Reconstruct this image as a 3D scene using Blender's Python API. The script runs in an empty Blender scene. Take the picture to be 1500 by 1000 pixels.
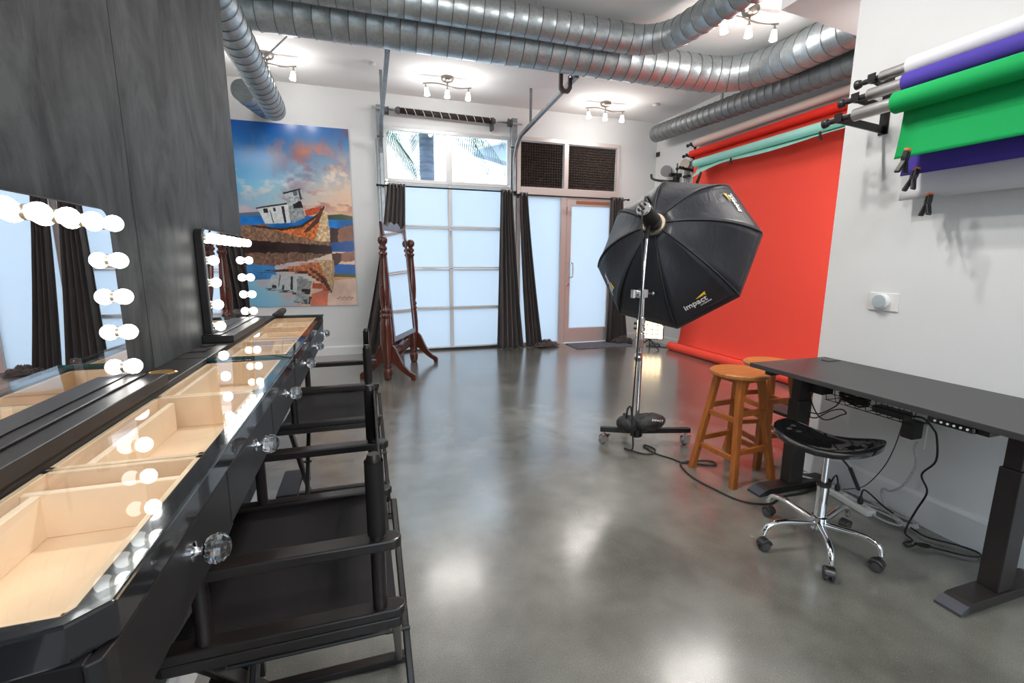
import bpy, math, random
import numpy as np
from mathutils import Vector, Matrix, noise
random.seed(7)
PI = math.pi
S = bpy.context.scene
COL = S.collection

# ------------------------------------------------------------------ camera
CAM_H = 1.35
yaw, pitch, roll, FPX = math.radians(17.6277), math.radians(9.8788), math.radians(0.3004), 676.09
fw = Vector((math.sin(yaw)*math.cos(pitch), math.cos(yaw)*math.cos(pitch), -math.sin(pitch)))
rt = Vector((math.cos(yaw), -math.sin(yaw), 0)); up = rt.cross(fw)
r2 = rt*math.cos(roll) + up*math.sin(roll); u2 = -rt*math.sin(roll) + up*math.cos(roll)
cd = bpy.data.cameras.new('camera'); cam = bpy.data.objects.new('camera', cd); COL.objects.link(cam)
cd.sensor_width = 36; cd.lens = FPX/1500*36; cd.clip_start = 0.02; cd.clip_end = 200
cam.matrix_world = Matrix(((r2.x, u2.x, -fw.x, 0), (r2.y, u2.y, -fw.y, 0), (r2.z, u2.z, -fw.z, CAM_H), (0, 0, 0, 1)))
S.camera = cam

# ------------------------------------------------------------------ exposure, world
vs = S.view_settings
S.display_settings.display_device = 'sRGB'
vs.view_transform = 'Standard'; vs.look = 'None'; vs.gamma = 1.0; vs.use_curve_mapping = False
vs.exposure = 0.0
W = bpy.data.worlds.new('world'); S.world = W; W.use_nodes = True
wn = W.node_tree; wn.nodes.clear()
wo = wn.nodes.new('ShaderNodeOutputWorld'); bg = wn.nodes.new('ShaderNodeBackground')
tc = wn.nodes.new('ShaderNodeTexCoord'); sx = wn.nodes.new('ShaderNodeSeparateXYZ'); cr = wn.nodes.new('ShaderNodeValToRGB')
wn.links.new(tc.outputs['Generated'], sx.inputs[0]); wn.links.new(sx.outputs['Z'], cr.inputs[0])
cr.color_ramp.elements[0].position = 0.0; cr.color_ramp.elements[0].color = (0.90, 0.95, 1.0, 1)
cr.color_ramp.elements[1].position = 0.6; cr.color_ramp.elements[1].color = (0.72, 0.86, 1.0, 1)
wn.links.new(cr.outputs[0], bg.inputs[0]); bg.inputs[1].default_value = 4.6
wn.links.new(bg.outputs[0], wo.inputs[0])

LAMP_W = 38.0        # watts of each track-lamp head
BULB_E = 14.0         # emission of the vanity bulbs
cyc = S.cycles
cyc.max_bounces = 10; cyc.diffuse_bounces = 4; cyc.glossy_bounces = 5; cyc.transmission_bounces = 8
cyc.caustics_reflective = True; cyc.caustics_refractive = False
cyc.sample_clamp_indirect = 3.0; cyc.blur_glossy = 0.5

# ------------------------------------------------------------------ materials
def srgb(r, g, b):
    f = lambda c: (c/12.92 if c <= .04045 else ((c+.055)/1.055)**2.4)
    return (f(r/255), f(g/255), f(b/255), 1)
def mat(name, col, rough=.5, metal=0, spec=.5, emis=None, estr=0, trans=0, ior=1.45, coat=0, bump=None, var=None, sheen=0):
    m = bpy.data.materials.new(name); m.use_nodes = True
    n = m.node_tree.nodes; l = m.node_tree.links; p = n['Principled BSDF']
    p.inputs['Base Color'].default_value = col; p.inputs['Roughness'].default_value = rough
    p.inputs['Metallic'].default_value = metal; p.inputs['Specular IOR Level'].default_value = spec
    p.inputs['Transmission Weight'].default_value = trans; p.inputs['IOR'].default_value = ior
    p.inputs['Coat Weight'].default_value = coat; p.inputs['Sheen Weight'].default_value = sheen
    if emis: p.inputs['Emission Color'].default_value = emis; p.inputs['Emission Strength'].default_value = estr
    t = n.new('ShaderNodeTexCoord')
    if var:  # (scale, amount, stretch)
        sc_, am, st = var
        mp = n.new('ShaderNodeMapping'); mp.inputs['Scale'].default_value = st; l.new(t.outputs['Object'], mp.inputs[0])
        nz = n.new('ShaderNodeTexNoise'); nz.inputs['Scale'].default_value = sc_; nz.inputs['Detail'].default_value = 6; l.new(mp.outputs[0], nz.inputs[0])
        mr = n.new('ShaderNodeMapRange'); mr.inputs[1].default_value = .3; mr.inputs[2].default_value = .7
        mr.inputs[3].default_value = 1-am; mr.inputs[4].default_value = 1+am; l.new(nz.outputs['Fac'], mr.inputs[0])
        mx = n.new('ShaderNodeMix'); mx.data_type = 'RGBA'; mx.blend_type = 'MULTIPLY'; mx.inputs[0].default_value = 1
        mx.inputs[6].default_value = col; l.new(mr.outputs[0], mx.inputs[7]); l.new(mx.outputs[2], p.inputs['Base Color'])
    if bump:  # (scale, strength)
        nz = n.new('ShaderNodeTexNoise'); nz.inputs['Scale'].default_value = bump[0]; nz.inputs['Detail'].default_value = 4
        l.new(t.outputs['Object'], nz.inputs[0])
        b = n.new('ShaderNodeBump'); b.inputs['Strength'].default_value = bump[1]; b.inputs['Distance'].default_value = .01
        l.new(nz.outputs['Fac'], b.inputs['Height']); l.new(b.outputs[0], p.inputs['Normal'])
    return m
M = {}
M['wall'] = mat('white_wall_paint', (.76, .775, .78, 1), .6, bump=(180, .12), var=(1.5, .02, (1, 1, 1)))
M['ceil'] = mat('ceiling_paint', (.86, .855, .85, 1), .75, bump=(120, .05))
M['base'] = mat('baseboard_paint', (.80, .82, .83, 1), .4)
M['black_lacquer'] = mat('black_lacquer', (.012, .012, .014, 1), .12, coat=.5)
M['black_satin'] = mat('black_satin', (.013, .012, .0125, 1), .38, spec=.35)
M['black_matte'] = mat('black_matte', (.018, .018, .019, 1), .6)
M['black_plastic'] = mat('black_plastic', (.02, .02, .021, 1), .35)
M['black_gloss'] = mat('black_gloss_plastic', (.008, .008, .009, 1), .06, coat=1)
M['desk'] = mat('desk_laminate', (.045, .045, .047, 1), .42, bump=(400, .08))
M['desk_metal'] = mat('desk_powder_coat', (.022, .018, .018, 1), .38)
M['chair_wood'] = mat('black_stained_wood', (.013, .010, .0095, 1), .3, var=(8, .3, (1, 6, 6)))
M['canvas'] = mat('black_canvas', (.010, .0085, .009, 1), .6, spec=.3)
M['chrome'] = mat('chrome', (.85, .86, .88, 1), .08, 1)
M['steel'] = mat('brushed_steel', (.62, .62, .62, 1), .28, 1)
M['nickel'] = mat('brushed_nickel', (.42, .37, .33, 1), .35, 1)
M['alu'] = mat('mill_aluminium', (.68, .69, .69, 1), .4, .35)
M['track'] = mat('galvanised_track', (.36, .39, .41, 1), .4, .9, var=(12, .15, (1, 1, 1)))
M['darktrack'] = mat('dark_grey_steel', (.12, .12, .125, 1), .45, .6)
M['brass'] = mat('brass', (.78, .5, .2, 1), .2, 1)
M['maple'] = mat('pale_wood', srgb(238, 206, 170), .45, var=(9, .12, (1, 1, 1)))
M['maple_l'] = mat('pale_wood_edge', srgb(250, 222, 188), .45, var=(9, .06, (1, 1, 1)))
M['mahogany'] = mat('mahogany', srgb(74, 30, 17), .18, coat=.6, var=(7, .3, (8, 8, 1)))
M['oak'] = mat('orange_oak', srgb(158, 90, 36), .4, var=(8, .22, (10, 10, 1)))
M['oak_top'] = mat('orange_oak_seat', srgb(168, 104, 50), .4, var=(6, .2, (1, 9, 1)))
M['mirror'] = mat('mirror_glass', (.93, .95, .96, 1), .0, 1)
M['red_paper'] = mat('red_paper', srgb(250, 84, 68), .75, spec=.25)
M['red_dark'] = mat('deep_red_paper', srgb(222, 48, 34), .7, spec=.25)
M['cream_paper'] = mat('cream_paper', srgb(236, 212, 200), .8)
M['teal_paper'] = mat('mint_paper', srgb(160, 216, 204), .75, spec=.3)
M['white_paper'] = mat('white_paper', (.78, .79, .82, 1), .7)
M['purple_paper'] = mat('violet_paper', srgb(76, 62, 158), .75, spec=.25)
M['green_paper'] = mat('green_paper', srgb(18, 158, 84), .75, spec=.25)
M['white_plastic'] = mat('white_plastic', (.8, .8, .79, 1), .35)
M['grey_glassy'] = mat('grey_dial', (.42, .5, .54, 1), .15)
M['rubber'] = mat('rubber', (.05, .05, .052, 1), .6)
M['wheel'] = mat('grey_wheel', (.16, .17, .18, 1), .5)
M['mat_grey'] = mat('doormat', (.13, .135, .16, 1), .9, bump=(300, .6), var=(40, .35, (1, 1, 1)))
M['curtain'] = mat('dark_curtain', (.050, .040, .039, 1), .8, sheen=.25)
M['foam'] = mat('acoustic_foam', (.045, .032, .027, 1), .8)
M['stucco'] = mat('white_stucco', (.82, .82, .84, 1), .8)
M['outgrey'] = mat('grey_fascia', (.28, .36, .45, 1), .6)
M['outdark'] = mat('grey_ground', (.4, .4, .4, 1), .8)
M['palmtrunk'] = mat('palm_bark', (.10, .13, .18, 1), .8, var=(3, .4, (1, 1, 6)))
M['frond'] = mat('palm_leaf', (.045, .10, .06, 1), .6)
M['orange'] = mat('orange_plastic', (.75, .18, .04, 1), .4)
M['braid'] = mat('grey_braided_cord', (.5, .5, .5, 1), .6, var=(260, .5, (1, 1, 1)))
M['cord'] = mat('black_cord', (.012, .012, .012, 1), .45)
M['sand'] = mat('sandbag_nylon', (.014, .014, .016, 1), .5, bump=(30, .5))
M['logo_white'] = mat('logo_white', (.8, .8, .8, 1), .5)
M['logo_yellow'] = mat('logo_yellow', (.85, .55, .05, 1), .5)
M['tanwood'] = mat('tan_wood_strip', srgb(206, 172, 150), .5)
M['frame_alu'] = mat('pinkish_aluminium', (.66, .59, .56, 1), .38, .25)
M['slatred'] = mat('dark_red_slat', (.16, .045, .045, 1), .45)

def m_softbox():
    m = mat('softbox_nylon', (.018, .020, .026, 1), .42, spec=.32)
    n = m.node_tree.nodes; l = m.node_tree.links; p = n['Principled BSDF']
    t = n.new('ShaderNodeTexCoord'); mp = n.new('ShaderNodeMapping'); mp.inputs['Scale'].default_value = (9, 9, 3)
    l.new(t.outputs['Object'], mp.inputs[0]); nz = n.new('ShaderNodeTexNoise'); nz.inputs['Scale'].default_value = 1.3; nz.inputs['Detail'].default_value = 3
    nz.inputs['Distortion'].default_value = 1.2
    l.new(mp.outputs[0], nz.inputs[0]); b = n.new('ShaderNodeBump'); b.inputs['Strength'].default_value = .35; b.inputs['Distance'].default_value = .015
    l.new(nz.outputs['Fac'], b.inputs['Height']); l.new(b.outputs[0], p.inputs['Normal'])
    return m
M['nylon'] = m_softbox()

def m_duct():
    m = mat('galvanised_duct', (.44, .48, .50, 1), .34, .88)
    n = m.node_tree.nodes; l = m.node_tree.links; p = n['Principled BSDF']
    t = n.new('ShaderNodeTexCoord')
    v = n.new('ShaderNodeTexVoronoi'); v.inputs['Scale'].default_value = 55; l.new(t.outputs['Object'], v.inputs[0])
    nz = n.new('ShaderNodeTexNoise'); nz.inputs['Scale'].default_value = 2.5; nz.inputs['Detail'].default_value = 5; l.new(t.outputs['Object'], nz.inputs[0])
    a = n.new('ShaderNodeMapRange'); a.inputs[3].default_value = .90; a.inputs[4].default_value = 1.08
    sp = n.new('ShaderNodeSeparateColor'); l.new(v.outputs['Color'], sp.inputs[0]); l.new(sp.outputs[0], a.inputs[0])
    b = n.new('ShaderNodeMapRange'); b.inputs[1].default_value = .3; b.inputs[2].default_value = .7; b.inputs[3].default_value = .82; b.inputs[4].default_value = 1.08; l.new(nz.outputs['Fac'], b.inputs[0])
    mu = n.new('ShaderNodeMath'); mu.operation = 'MULTIPLY'; l.new(a.outputs[0], mu.inputs[0]); l.new(b.outputs[0], mu.inputs[1])
    mx = n.new('ShaderNodeMix'); mx.data_type = 'RGBA'; mx.blend_type = 'MULTIPLY'; mx.inputs[0].default_value = 1
    mx.inputs[6].default_value = (.50, .55, .57, 1); l.new(mu.outputs[0], mx.inputs[7]); l.new(mx.outputs[2], p.inputs['Base Color'])
    rr = n.new('ShaderNodeMapRange'); rr.inputs[3].default_value = .36; rr.inputs[4].default_value = .45; l.new(sp.outputs[1], rr.inputs[0]); l.new(rr.outputs[0], p.inputs['Roughness'])
    return m
M['duct'] = m_duct()
M['duct_dull'] = mat('dull_duct', (.24, .25, .255, 1), .5, .7, var=(14, .15, (1, 1, 1)))
M['seam'] = mat('dark_seam', (.19, .21, .22, 1), .4, .8)

def m_floor():
    m = mat('polished_concrete', (.2, .2, .19, 1), .2)
    n = m.node_tree.nodes; l = m.node_tree.links; p = n['Principled BSDF']
    t = n.new('ShaderNodeTexCoord')
    def noise_(s, d, dist=0):
        z = n.new('ShaderNodeTexNoise'); z.inputs['Scale'].default_value = s; z.inputs['Detail'].default_value = d; z.inputs['Distortion'].default_value = dist
        l.new(t.outputs['Object'], z.inputs[0]); return z
    big = noise_(.9, 8, .6); mid = noise_(4, 5, .2); fine = noise_(230, 2)
    r1 = n.new('ShaderNodeValToRGB'); l.new(big.outputs['Fac'], r1.inputs[0])
    r1.color_ramp.elements[0].position = .3; r1.color_ramp.elements[0].color = (.110, .107, .092, 1)
    r1.color_ramp.elements[1].position = .72; r1.color_ramp.elements[1].color = (.205, .205, .182, 1)
    m1 = n.new('ShaderNodeMapRange'); m1.inputs[1].default_value = .2; m1.inputs[2].default_value = .8; m1.inputs[3].default_value = .62; m1.inputs[4].default_value = 1.38; l.new(mid.outputs['Fac'], m1.inputs[0])
    m2 = n.new('ShaderNodeMapRange'); m2.inputs[1].default_value = .3; m2.inputs[2].default_value = .7; m2.inputs[3].default_value = .78; m2.inputs[4].default_value = 1.22; l.new(fine.outputs['Fac'], m2.inputs[0])
    mu = n.new('ShaderNodeMath'); mu.operation = 'MULTIPLY'; l.new(m1.outputs[0], mu.inputs[0]); l.new(m2.outputs[0], mu.inputs[1])
    mx = n.new('ShaderNodeMix'); mx.data_type = 'RGBA'; mx.blend_type = 'MULTIPLY'; mx.inputs[0].default_value = 1
    l.new(r1.outputs[0], mx.inputs[6]); l.new(mu.outputs[0], mx.inputs[7])
    vo = n.new('ShaderNodeTexVoronoi'); vo.inputs['Scale'].default_value = 38; l.new(t.outputs['Object'], vo.inputs[0])
    lt = n.new('ShaderNodeMath'); lt.operation = 'LESS_THAN'; lt.inputs[1].default_value = .09; l.new(vo.outputs['Distance'], lt.inputs[0])
    sc_ = n.new('ShaderNodeMath'); sc_.operation = 'MULTIPLY'; sc_.inputs[1].default_value = .35; l.new(lt.outputs[0], sc_.inputs[0])
    m3 = n.new('ShaderNodeMix'); m3.data_type = 'RGBA'; l.new(sc_.outputs[0], m3.inputs[0]); l.new(mx.outputs[2], m3.inputs[6]); m3.inputs[7].default_value = (.32, .30, .26, 1)
    l.new(m3.outputs[2], p.inputs['Base Color'])
    rr = n.new('ShaderNodeMapRange'); rr.inputs[1].default_value = .3; rr.inputs[2].default_value = .7; rr.inputs[1].default_value = .0; rr.inputs[2].default_value = 1.0; rr.inputs[3].default_value = .20; rr.inputs[4].default_value = .30; l.new(mid.outputs['Fac'], rr.inputs[0]); l.new(rr.outputs[0], p.inputs['Roughness'])
    p.inputs['Specular IOR Level'].default_value = 1.0; p.inputs['Coat Weight'].default_value = .75; p.inputs['Coat IOR'].default_value = 1.8; p.inputs['Coat Roughness'].default_value = .18
    b = n.new('ShaderNodeBump'); b.inputs['Strength'].default_value = .03; b.inputs['Distance'].default_value = .004; l.new(big.outputs['Fac'], b.inputs['Height']); l.new(b.outputs[0], p.inputs['Normal'])
    return m
M['floor'] = m_floor()

def m_grey():
    m = mat('dark_plaster', (.08, .085, .09, 1), .55, spec=.3)
    n = m.node_tree.nodes; l = m.node_tree.links; p = n['Principled BSDF']
    t = n.new('ShaderNodeTexCoord'); mp = n.new('ShaderNodeMapping'); mp.inputs['Scale'].default_value = (1, 1.8, 1.0); mp.inputs['Rotation'].default_value = (.12, 0, 0); l.new(t.outputs['Object'], mp.inputs[0])
    a = n.new('ShaderNodeTexNoise'); a.inputs['Scale'].default_value = 2.6; a.inputs['Detail'].default_value = 10; a.inputs['Roughness'].default_value = .68; a.inputs['Distortion'].default_value = .9; l.new(mp.outputs[0], a.inputs[0])
    mp2 = n.new('ShaderNodeMapping'); mp2.inputs['Scale'].default_value = (1, 9, 2.2); l.new(t.outputs['Object'], mp2.inputs[0])
    c = n.new('ShaderNodeTexNoise'); c.inputs['Scale'].default_value = 3; c.inputs['Detail'].default_value = 8; l.new(mp2.outputs[0], c.inputs[0])
    ad = n.new('ShaderNodeMath'); ad.operation = 'MULTIPLY_ADD'; ad.inputs[1].default_value = .25; l.new(c.outputs['Fac'], ad.inputs[0]); l.new(a.outputs['Fac'], ad.inputs[2])
    r = n.new('ShaderNodeValToRGB'); l.new(ad.outputs[0], r.inputs[0])
    r.color_ramp.elements[0].position = .50; r.color_ramp.elements[0].color = (.012, .0135, .0145, 1)
    r.color_ramp.elements[1].position = .74; r.color_ramp.elements[1].color = (.052, .056, .059, 1)
    l.new(r.outputs[0], p.inputs['Base Color'])
    b = n.new('ShaderNodeBump'); b.inputs['Strength'].default_value = .15; b.inputs['Distance'].default_value = .01; l.new(a.outputs['Fac'], b.inputs['Height']); l.new(b.outputs[0], p.inputs['Normal'])
    return m
M['grey'] = m_grey()

def m_glass(name, frosted):
    m = bpy.data.materials.new(name); m.use_nodes = True
    n = m.node_tree.nodes; l = m.node_tree.links; n.clear()
    o = n.new('ShaderNodeOutputMaterial'); mx = n.new('ShaderNodeMixShader'); l.new(mx.outputs[0], o.inputs[0])
    fr = n.new('ShaderNodeFresnel'); fr.inputs[0].default_value = 1.45
    ge = n.new('ShaderNodeNewGeometry'); iv = n.new('ShaderNodeMath'); iv.operation = 'SUBTRACT'; iv.inputs[0].default_value = 1; l.new(ge.outputs['Backfacing'], iv.inputs[1])
    mf = n.new('ShaderNodeMath'); mf.operation = 'MULTIPLY'; l.new(fr.outputs[0], mf.inputs[0]); l.new(iv.outputs[0], mf.inputs[1]); l.new(mf.outputs[0], mx.inputs[0])
    g = n.new('ShaderNodeBsdfGlossy'); g.inputs['Roughness'].default_value = .25 if frosted else .02; l.new(g.outputs[0], mx.inputs[2])
    if frosted:
        t = n.new('ShaderNodeBsdfTranslucent'); t.inputs[0].default_value = frosted
        l.new(t.outputs[0], mx.inputs[1])
    else:
        t = n.new('ShaderNodeBsdfTransparent'); t.inputs[0].default_value = (.97, .99, 1, 1); l.new(t.outputs[0], mx.inputs[1])
    return m
M['frost'] = m_glass('frosted_glass', (.60, .635, .665, 1))
M['clear'] = m_glass('clear_glass', None)
M['crystal'] = mat('crystal', (1, 1, 1, 1), 0, trans=1, ior=1.5)
M['bulb'] = mat('lit_bulb', (1, 1, 1, 1), .3, emis=(1, .96, .9, 1), estr=BULB_E)
M['shade'] = mat('lit_opal_shade', (1, 1, 1, 1), .3, emis=(1, .97, .93, 1), estr=14)
M['led'] = mat('lit_warm_led', (1, .9, .7, 1), .3, emis=(1, .76, .45, 1), estr=5)
M['screw'] = mat('brushed_screw', (.6, .55, .45, 1), .3, 1)

# ------------------------------------------------------------------ mesh helpers
class B:
    def __init__(s): s.v = []; s.f = []
    def add(s, vs_, fs):
        k = len(s.v); s.v += [tuple(v) for v in vs_]; s.f += [tuple(i+k for i in f) for f in fs]; return s
    def box(s, x0, x1, y0, y1, z0, z1, mtx=None):
        vs_ = [Vector((x, y, z)) for x in (x0, x1) for y in (y0, y1) for z in (z0, z1)]
        if mtx: vs_ = [mtx @ v for v in vs_]
        return s.add(vs_, [(0, 1, 3, 2), (4, 6, 7, 5), (0, 4, 5, 1), (2, 3, 7, 6), (0, 2, 6, 4), (1, 5, 7, 3)])
    def tube(s, pts, r, n=10, caps=True, closed=False):
        pts = [Vector(p) for p in pts]; k = len(pts)
        rs = r if isinstance(r, (list, tuple)) else [r]*k
        ref = None; rings = []
        for i, p in enumerate(pts):
            a = pts[(i-1) % k] if (i > 0 or closed) else p
            b = pts[(i+1) % k] if (i < k-1 or closed) else p
            t = (b-a).normalized() if (b-a).length > 1e-9 else Vector((0, 0, 1))
            if ref is None:
                ref = Vector((0, 0, 1)) if abs(t.z) < .9 else Vector((1, 0, 0))
            x = (ref - t*ref.dot(t)); x = x.normalized() if x.length > 1e-6 else t.orthogonal().normalized()
            ref = x; y = t.cross(x)
            rings.append([p + (x*math.cos(2*PI*j/n) + y*math.sin(2*PI*j/n))*rs[i] for j in range(n)])
        vs_ = [v for rg in rings for v in rg]; fs = []
        for i in range(k if closed else k-1):
            i2 = (i+1) % k
            for j in range(n):
                j2 = (j+1) % n; fs.append((i*n+j, i*n+j2, i2*n+j2, i2*n+j))
        if caps and not closed:
            fs.append(tuple(reversed(range(n)))); fs.append(tuple((k-1)*n+j for j in range(n)))
        return s.add(vs_, fs)
    def lathe(s, prof, c=(0, 0, 0), n=20, axis=None, caps=True):
        c = Vector(c); q = Vector((0, 0, 1)).rotation_difference(Vector(axis).normalized()).to_matrix() if axis is not None else Matrix.Identity(3)
        vs_ = [c + q @ Vector((r*math.cos(2*PI*j/n), r*math.sin(2*PI*j/n), z)) for r, z in prof for j in range(n)]
        fs = []
        for i in range(len(prof)-1):
            for j in range(n):
                j2 = (j+1) % n; fs.append((i*n+j, i*n+j2, (i+1)*n+j2, (i+1)*n+j))
        if caps:
            if prof[0][0] > 1e-6: fs.append(tuple(reversed(range(n))))
            if prof[-1][0] > 1e-6: fs.append(tuple((len(prof)-1)*n+j for j in range(n)))
        return s.add(vs_, fs)
    def ball(s, c, r, n=14, m=8, sc=(1, 1, 1)):
        c = Vector(c)
        vs_ = [c+Vector((0, 0, -r*sc[2]))]; fs = []
        for i in range(1, m):
            a = -PI/2 + PI*i/m
            for j in range(n): vs_.append(c+Vector((r*sc[0]*math.cos(a)*math.cos(2*PI*j/n), r*sc[1]*math.cos(a)*math.sin(2*PI*j/n), r*sc[2]*math.sin(a))))
        vs_.append(c+Vector((0, 0, r*sc[2]))); L = len(vs_)-1
        for j in range(n):
            j2 = (j+1) % n; fs.append((0, 1+j2, 1+j)); fs.append((L, 1+(m-2)*n+j, 1+(m-2)*n+j2))
            for i in range(m-2): fs.append((1+i*n+j, 1+i*n+j2, 1+(i+1)*n+j2, 1+(i+1)*n+j))
        return s.add(vs_, fs)
    def prism(s, poly, fn, t0, t1):
        """poly 2D points; fn(u, v, t) -> point"""
        n = len(poly); vs_ = [fn(u, v, t0) for u, v in poly] + [fn(u, v, t1) for u, v in poly]
        fs = [tuple(reversed(range(n))), tuple(range(n, 2*n))] + [(i, (i+1) % n, n+(i+1) % n, n+i) for i in range(n)]
        return s.add(vs_, fs)
    def grid(s, fn, nu, nv):
        vs_ = [fn(i/nu, j/nv) for i in range(nu+1) for j in range(nv+1)]
        fs = [(i*(nv+1)+j, (i+1)*(nv+1)+j, (i+1)*(nv+1)+j+1, i*(nv+1)+j+1) for i in range(nu) for j in range(nv)]
        return s.add(vs_, fs)

MW = {}
def obj(name, b, m, parent=None, smooth=False, bevel=0, solid=0, bseg=2):
    me = bpy.data.meshes.new(name)
    vs_ = b.v
    if parent is not None:
        inv = MW[parent].inverted(); vs_ = [inv @ Vector(v) for v in vs_]
    me.from_pydata([tuple(v) for v in vs_], [], b.f); me.validate()
    import bmesh
    bm = bmesh.new(); bm.from_mesh(me); bmesh.ops.recalc_face_normals(bm, faces=bm.faces); bm.to_mesh(me); bm.free()
    o = bpy.data.objects.new(name, me); COL.objects.link(o)
    me.materials.append(M[m] if isinstance(m, str) else m)
    if smooth:
        for p in me.polygons: p.use_smooth = True
        if smooth == 'auto':
            me.set_sharp_from_angle(angle=math.radians(40))
    if solid:
        md = o.modifiers.new('solid', 'SOLIDIFY'); md.thickness = solid; md.offset = 0
    if bevel:
        md = o.modifiers.new('bevel', 'BEVEL'); md.width = bevel; md.segments = bseg; md.limit_method = 'ANGLE'; md.angle_limit = math.radians(40)
        md.harden_normals = False
    if parent is not None: o.parent = parent; MW[o] = MW[parent]
    else: MW[o] = Matrix.Identity(4)
    return o
def thing(name, label, cat, loc=(0, 0, 0), rz=0, group=None, kind=None):
    o = bpy.data.objects.new(name, None); COL.objects.link(o); o.empty_display_size = .05
    o.location = loc; o.rotation_euler = (0, 0, rz)
    MW[o] = Matrix.Translation(loc) @ Matrix.Rotation(rz, 4, 'Z')
    return tag(o, label, cat, group, kind)
def tag(o, label, cat, group=None, kind=None):
    if label: o['label'] = label
    if cat: o['category'] = cat
    if group: o['group'] = group
    if kind: o['kind'] = kind
    return o
def struct(name, b, m, parent=None, **k):
    o = obj(name, b, m, parent, **k)
    if parent is None: o['kind'] = 'structure'
    return o
def origin_to(o, p):
    """put a single-mesh thing's origin at p"""
    p = Vector(p); o.data.transform(Matrix.Translation(-p)); o.location = p; MW[o] = Matrix.Translation(p); return o
def copy_tree(o, parent=None):
    c = o.copy(); COL.objects.link(c)
    if parent is not None: c.parent = parent
    for ch in list(o.children): copy_tree(ch, c)
    return c
def bx(*a): return B().box(*a)
def spline(pts, sub=6, closed=False):
    """Catmull-Rom through the points"""
    P = [Vector(p) for p in pts]; n = len(P); out = []
    rng = range(n if closed else n-1)
    for i in rng:
        p0 = P[(i-1) % n] if (closed or i > 0) else P[0]; p1 = P[i]; p2 = P[(i+1) % n]; p3 = P[(i+2) % n] if (closed or i < n-2) else P[-1]
        for k in range(sub):
            t = k/sub; t2 = t*t; t3 = t2*t
            out.append(.5*((2*p1)+(p2-p0)*t+(2*p0-5*p1+4*p2-p3)*t2+(3*p1-p0-3*p2+p3)*t3))
    if not closed: out.append(P[-1])
    return out
def text_mesh(name, body, size, mtx, m, parent, ext=.0006, shear=0, align='LEFT', bold=0):
    cu = bpy.data.curves.new('txt', 'FONT'); cu.body = body; cu.size = size; cu.extrude = ext; cu.shear = shear; cu.align_x = align; cu.offset = bold
    cu.resolution_u = 3
    t = bpy.data.objects.new('txt', cu); COL.objects.link(t)
    dg = bpy.context.evaluated_depsgraph_get(); me = bpy.data.meshes.new_from_object(t.evaluated_get(dg))
    COL.objects.unlink(t); bpy.data.objects.remove(t)
    me.transform(MW[parent].inverted() @ mtx); me.materials.clear(); me.materials.append(M[m])
    o = bpy.data.objects.new(name, me); COL.objects.link(o); o.parent = parent; MW[o] = MW[parent]
    return o

# ------------------------------------------------------------------ room shell
CZ = 3.60; YB = 7.0; XW = 2.72; XA = 4.73; XL = -2.7; YN = -2.2
struct('floor', bx(XL-.2, XA+.2, YN-.2, YB+.35, -.12, 0), 'floor')
struct('ceiling', bx(XL-.2, XA+.2, YN-.2, YB+.2, CZ, CZ+.15), 'ceil')
VZ_ = .15
GX0, GX1, GZ = .31, 2.19, 3.19      # garage door opening
SX0, SX1, SZ = 2.25, 4.01, 3.19     # storefront opening
wb = B()
wb.box(XL-.2, GX0, YB, YB+.2, 0, CZ); wb.box(GX0, GX1, YB, YB+.2, GZ, CZ); wb.box(GX1, SX0, YB, YB+.2, 0, CZ)
wb.box(SX0, SX1, YB, YB+.2, SZ, CZ); wb.box(SX1, XA+.2, YB, YB+.2, 0, CZ)
struct('wall_back', wb, 'wall')
struct('wall_left', bx(-.75, -.60, YN, 2.77, 0, CZ), 'grey')
struct('panel_joint', bx(-.6, -.5992, 1.575, 1.579, VZ_, CZ), 'black_matte', bpy.data.objects['wall_left'])
struct('wall_far_left', bx(XL-.2, XL, YN, YB, 0, CZ), 'wall')
struct('wall_right', bx(XW, XA+.2, YN, 2.15, 0, CZ), 'wall')
struct('wall_alcove', bx(XA, XA+.2, 2.15, YB, 0, CZ), 'wall')
wq = B(); wq.box(XL-.2, -.3, YN-.2, YN, 0, CZ); wq.box(2.3, XW+.1, YN-.2, YN, 0, CZ); wq.box(-.3, 2.3, YN-.2, YN, 0, .8); wq.box(-.3, 2.3, YN-.2, YN, 2.9, CZ)
struct('wall_behind', wq, 'wall')
w2 = thing('window_added_fill', 'unseen clear window added for fill light in the wall behind the camera', None, (1, YN-.1, 0), kind='structure')  # out of view, added to bring cool fill light into the room
b = B(); b.box(-.3, 2.3, YN-.13, YN-.06, .8, .86); b.box(-.3, 2.3, YN-.13, YN-.06, 2.84, 2.9)
for x in (-.3, .98, 2.24): b.box(x, x+.06, YN-.13, YN-.06, .86, 2.84)
obj('window_frame', b, 'alu', w2)
for x in (-.24, 1.04): obj('pane', bx(x, x+1.22, YN-.1, YN-.094, .86, 2.84), 'clear', w2)
sf = B(); sf.prism([(2.72, 2.15), (4.73, 2.15), (4.73, 2.95), (2.72, 2.70)], lambda u, v, t: (u, v, t), 3.0, CZ)
struct('trim_soffit', sf, 'ceil')
def baseboard(name, axis, a0, a1, at, sgn, h=.13, t=.014):
    b = B()
    prof = [(0, 0), (t, 0), (t, h-.02), (t*.45, h), (0, h)]
    if axis == 'x': b.prism(prof, lambda u, v, q: (q, at+sgn*u, v), a0, a1)
    else: b.prism(prof, lambda u, v, q: (at+sgn*u, q, v), a0, a1)
    struct(name, b, 'base')
baseboard('baseboard_back_left', 'x', XL, GX0-.06, YB, -1)
baseboard('baseboard_back_right', 'x', SX1, XA, YB, -1)
baseboard('baseboard_right', 'y', YN, 2.15, XW, -1, h=.17)
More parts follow.
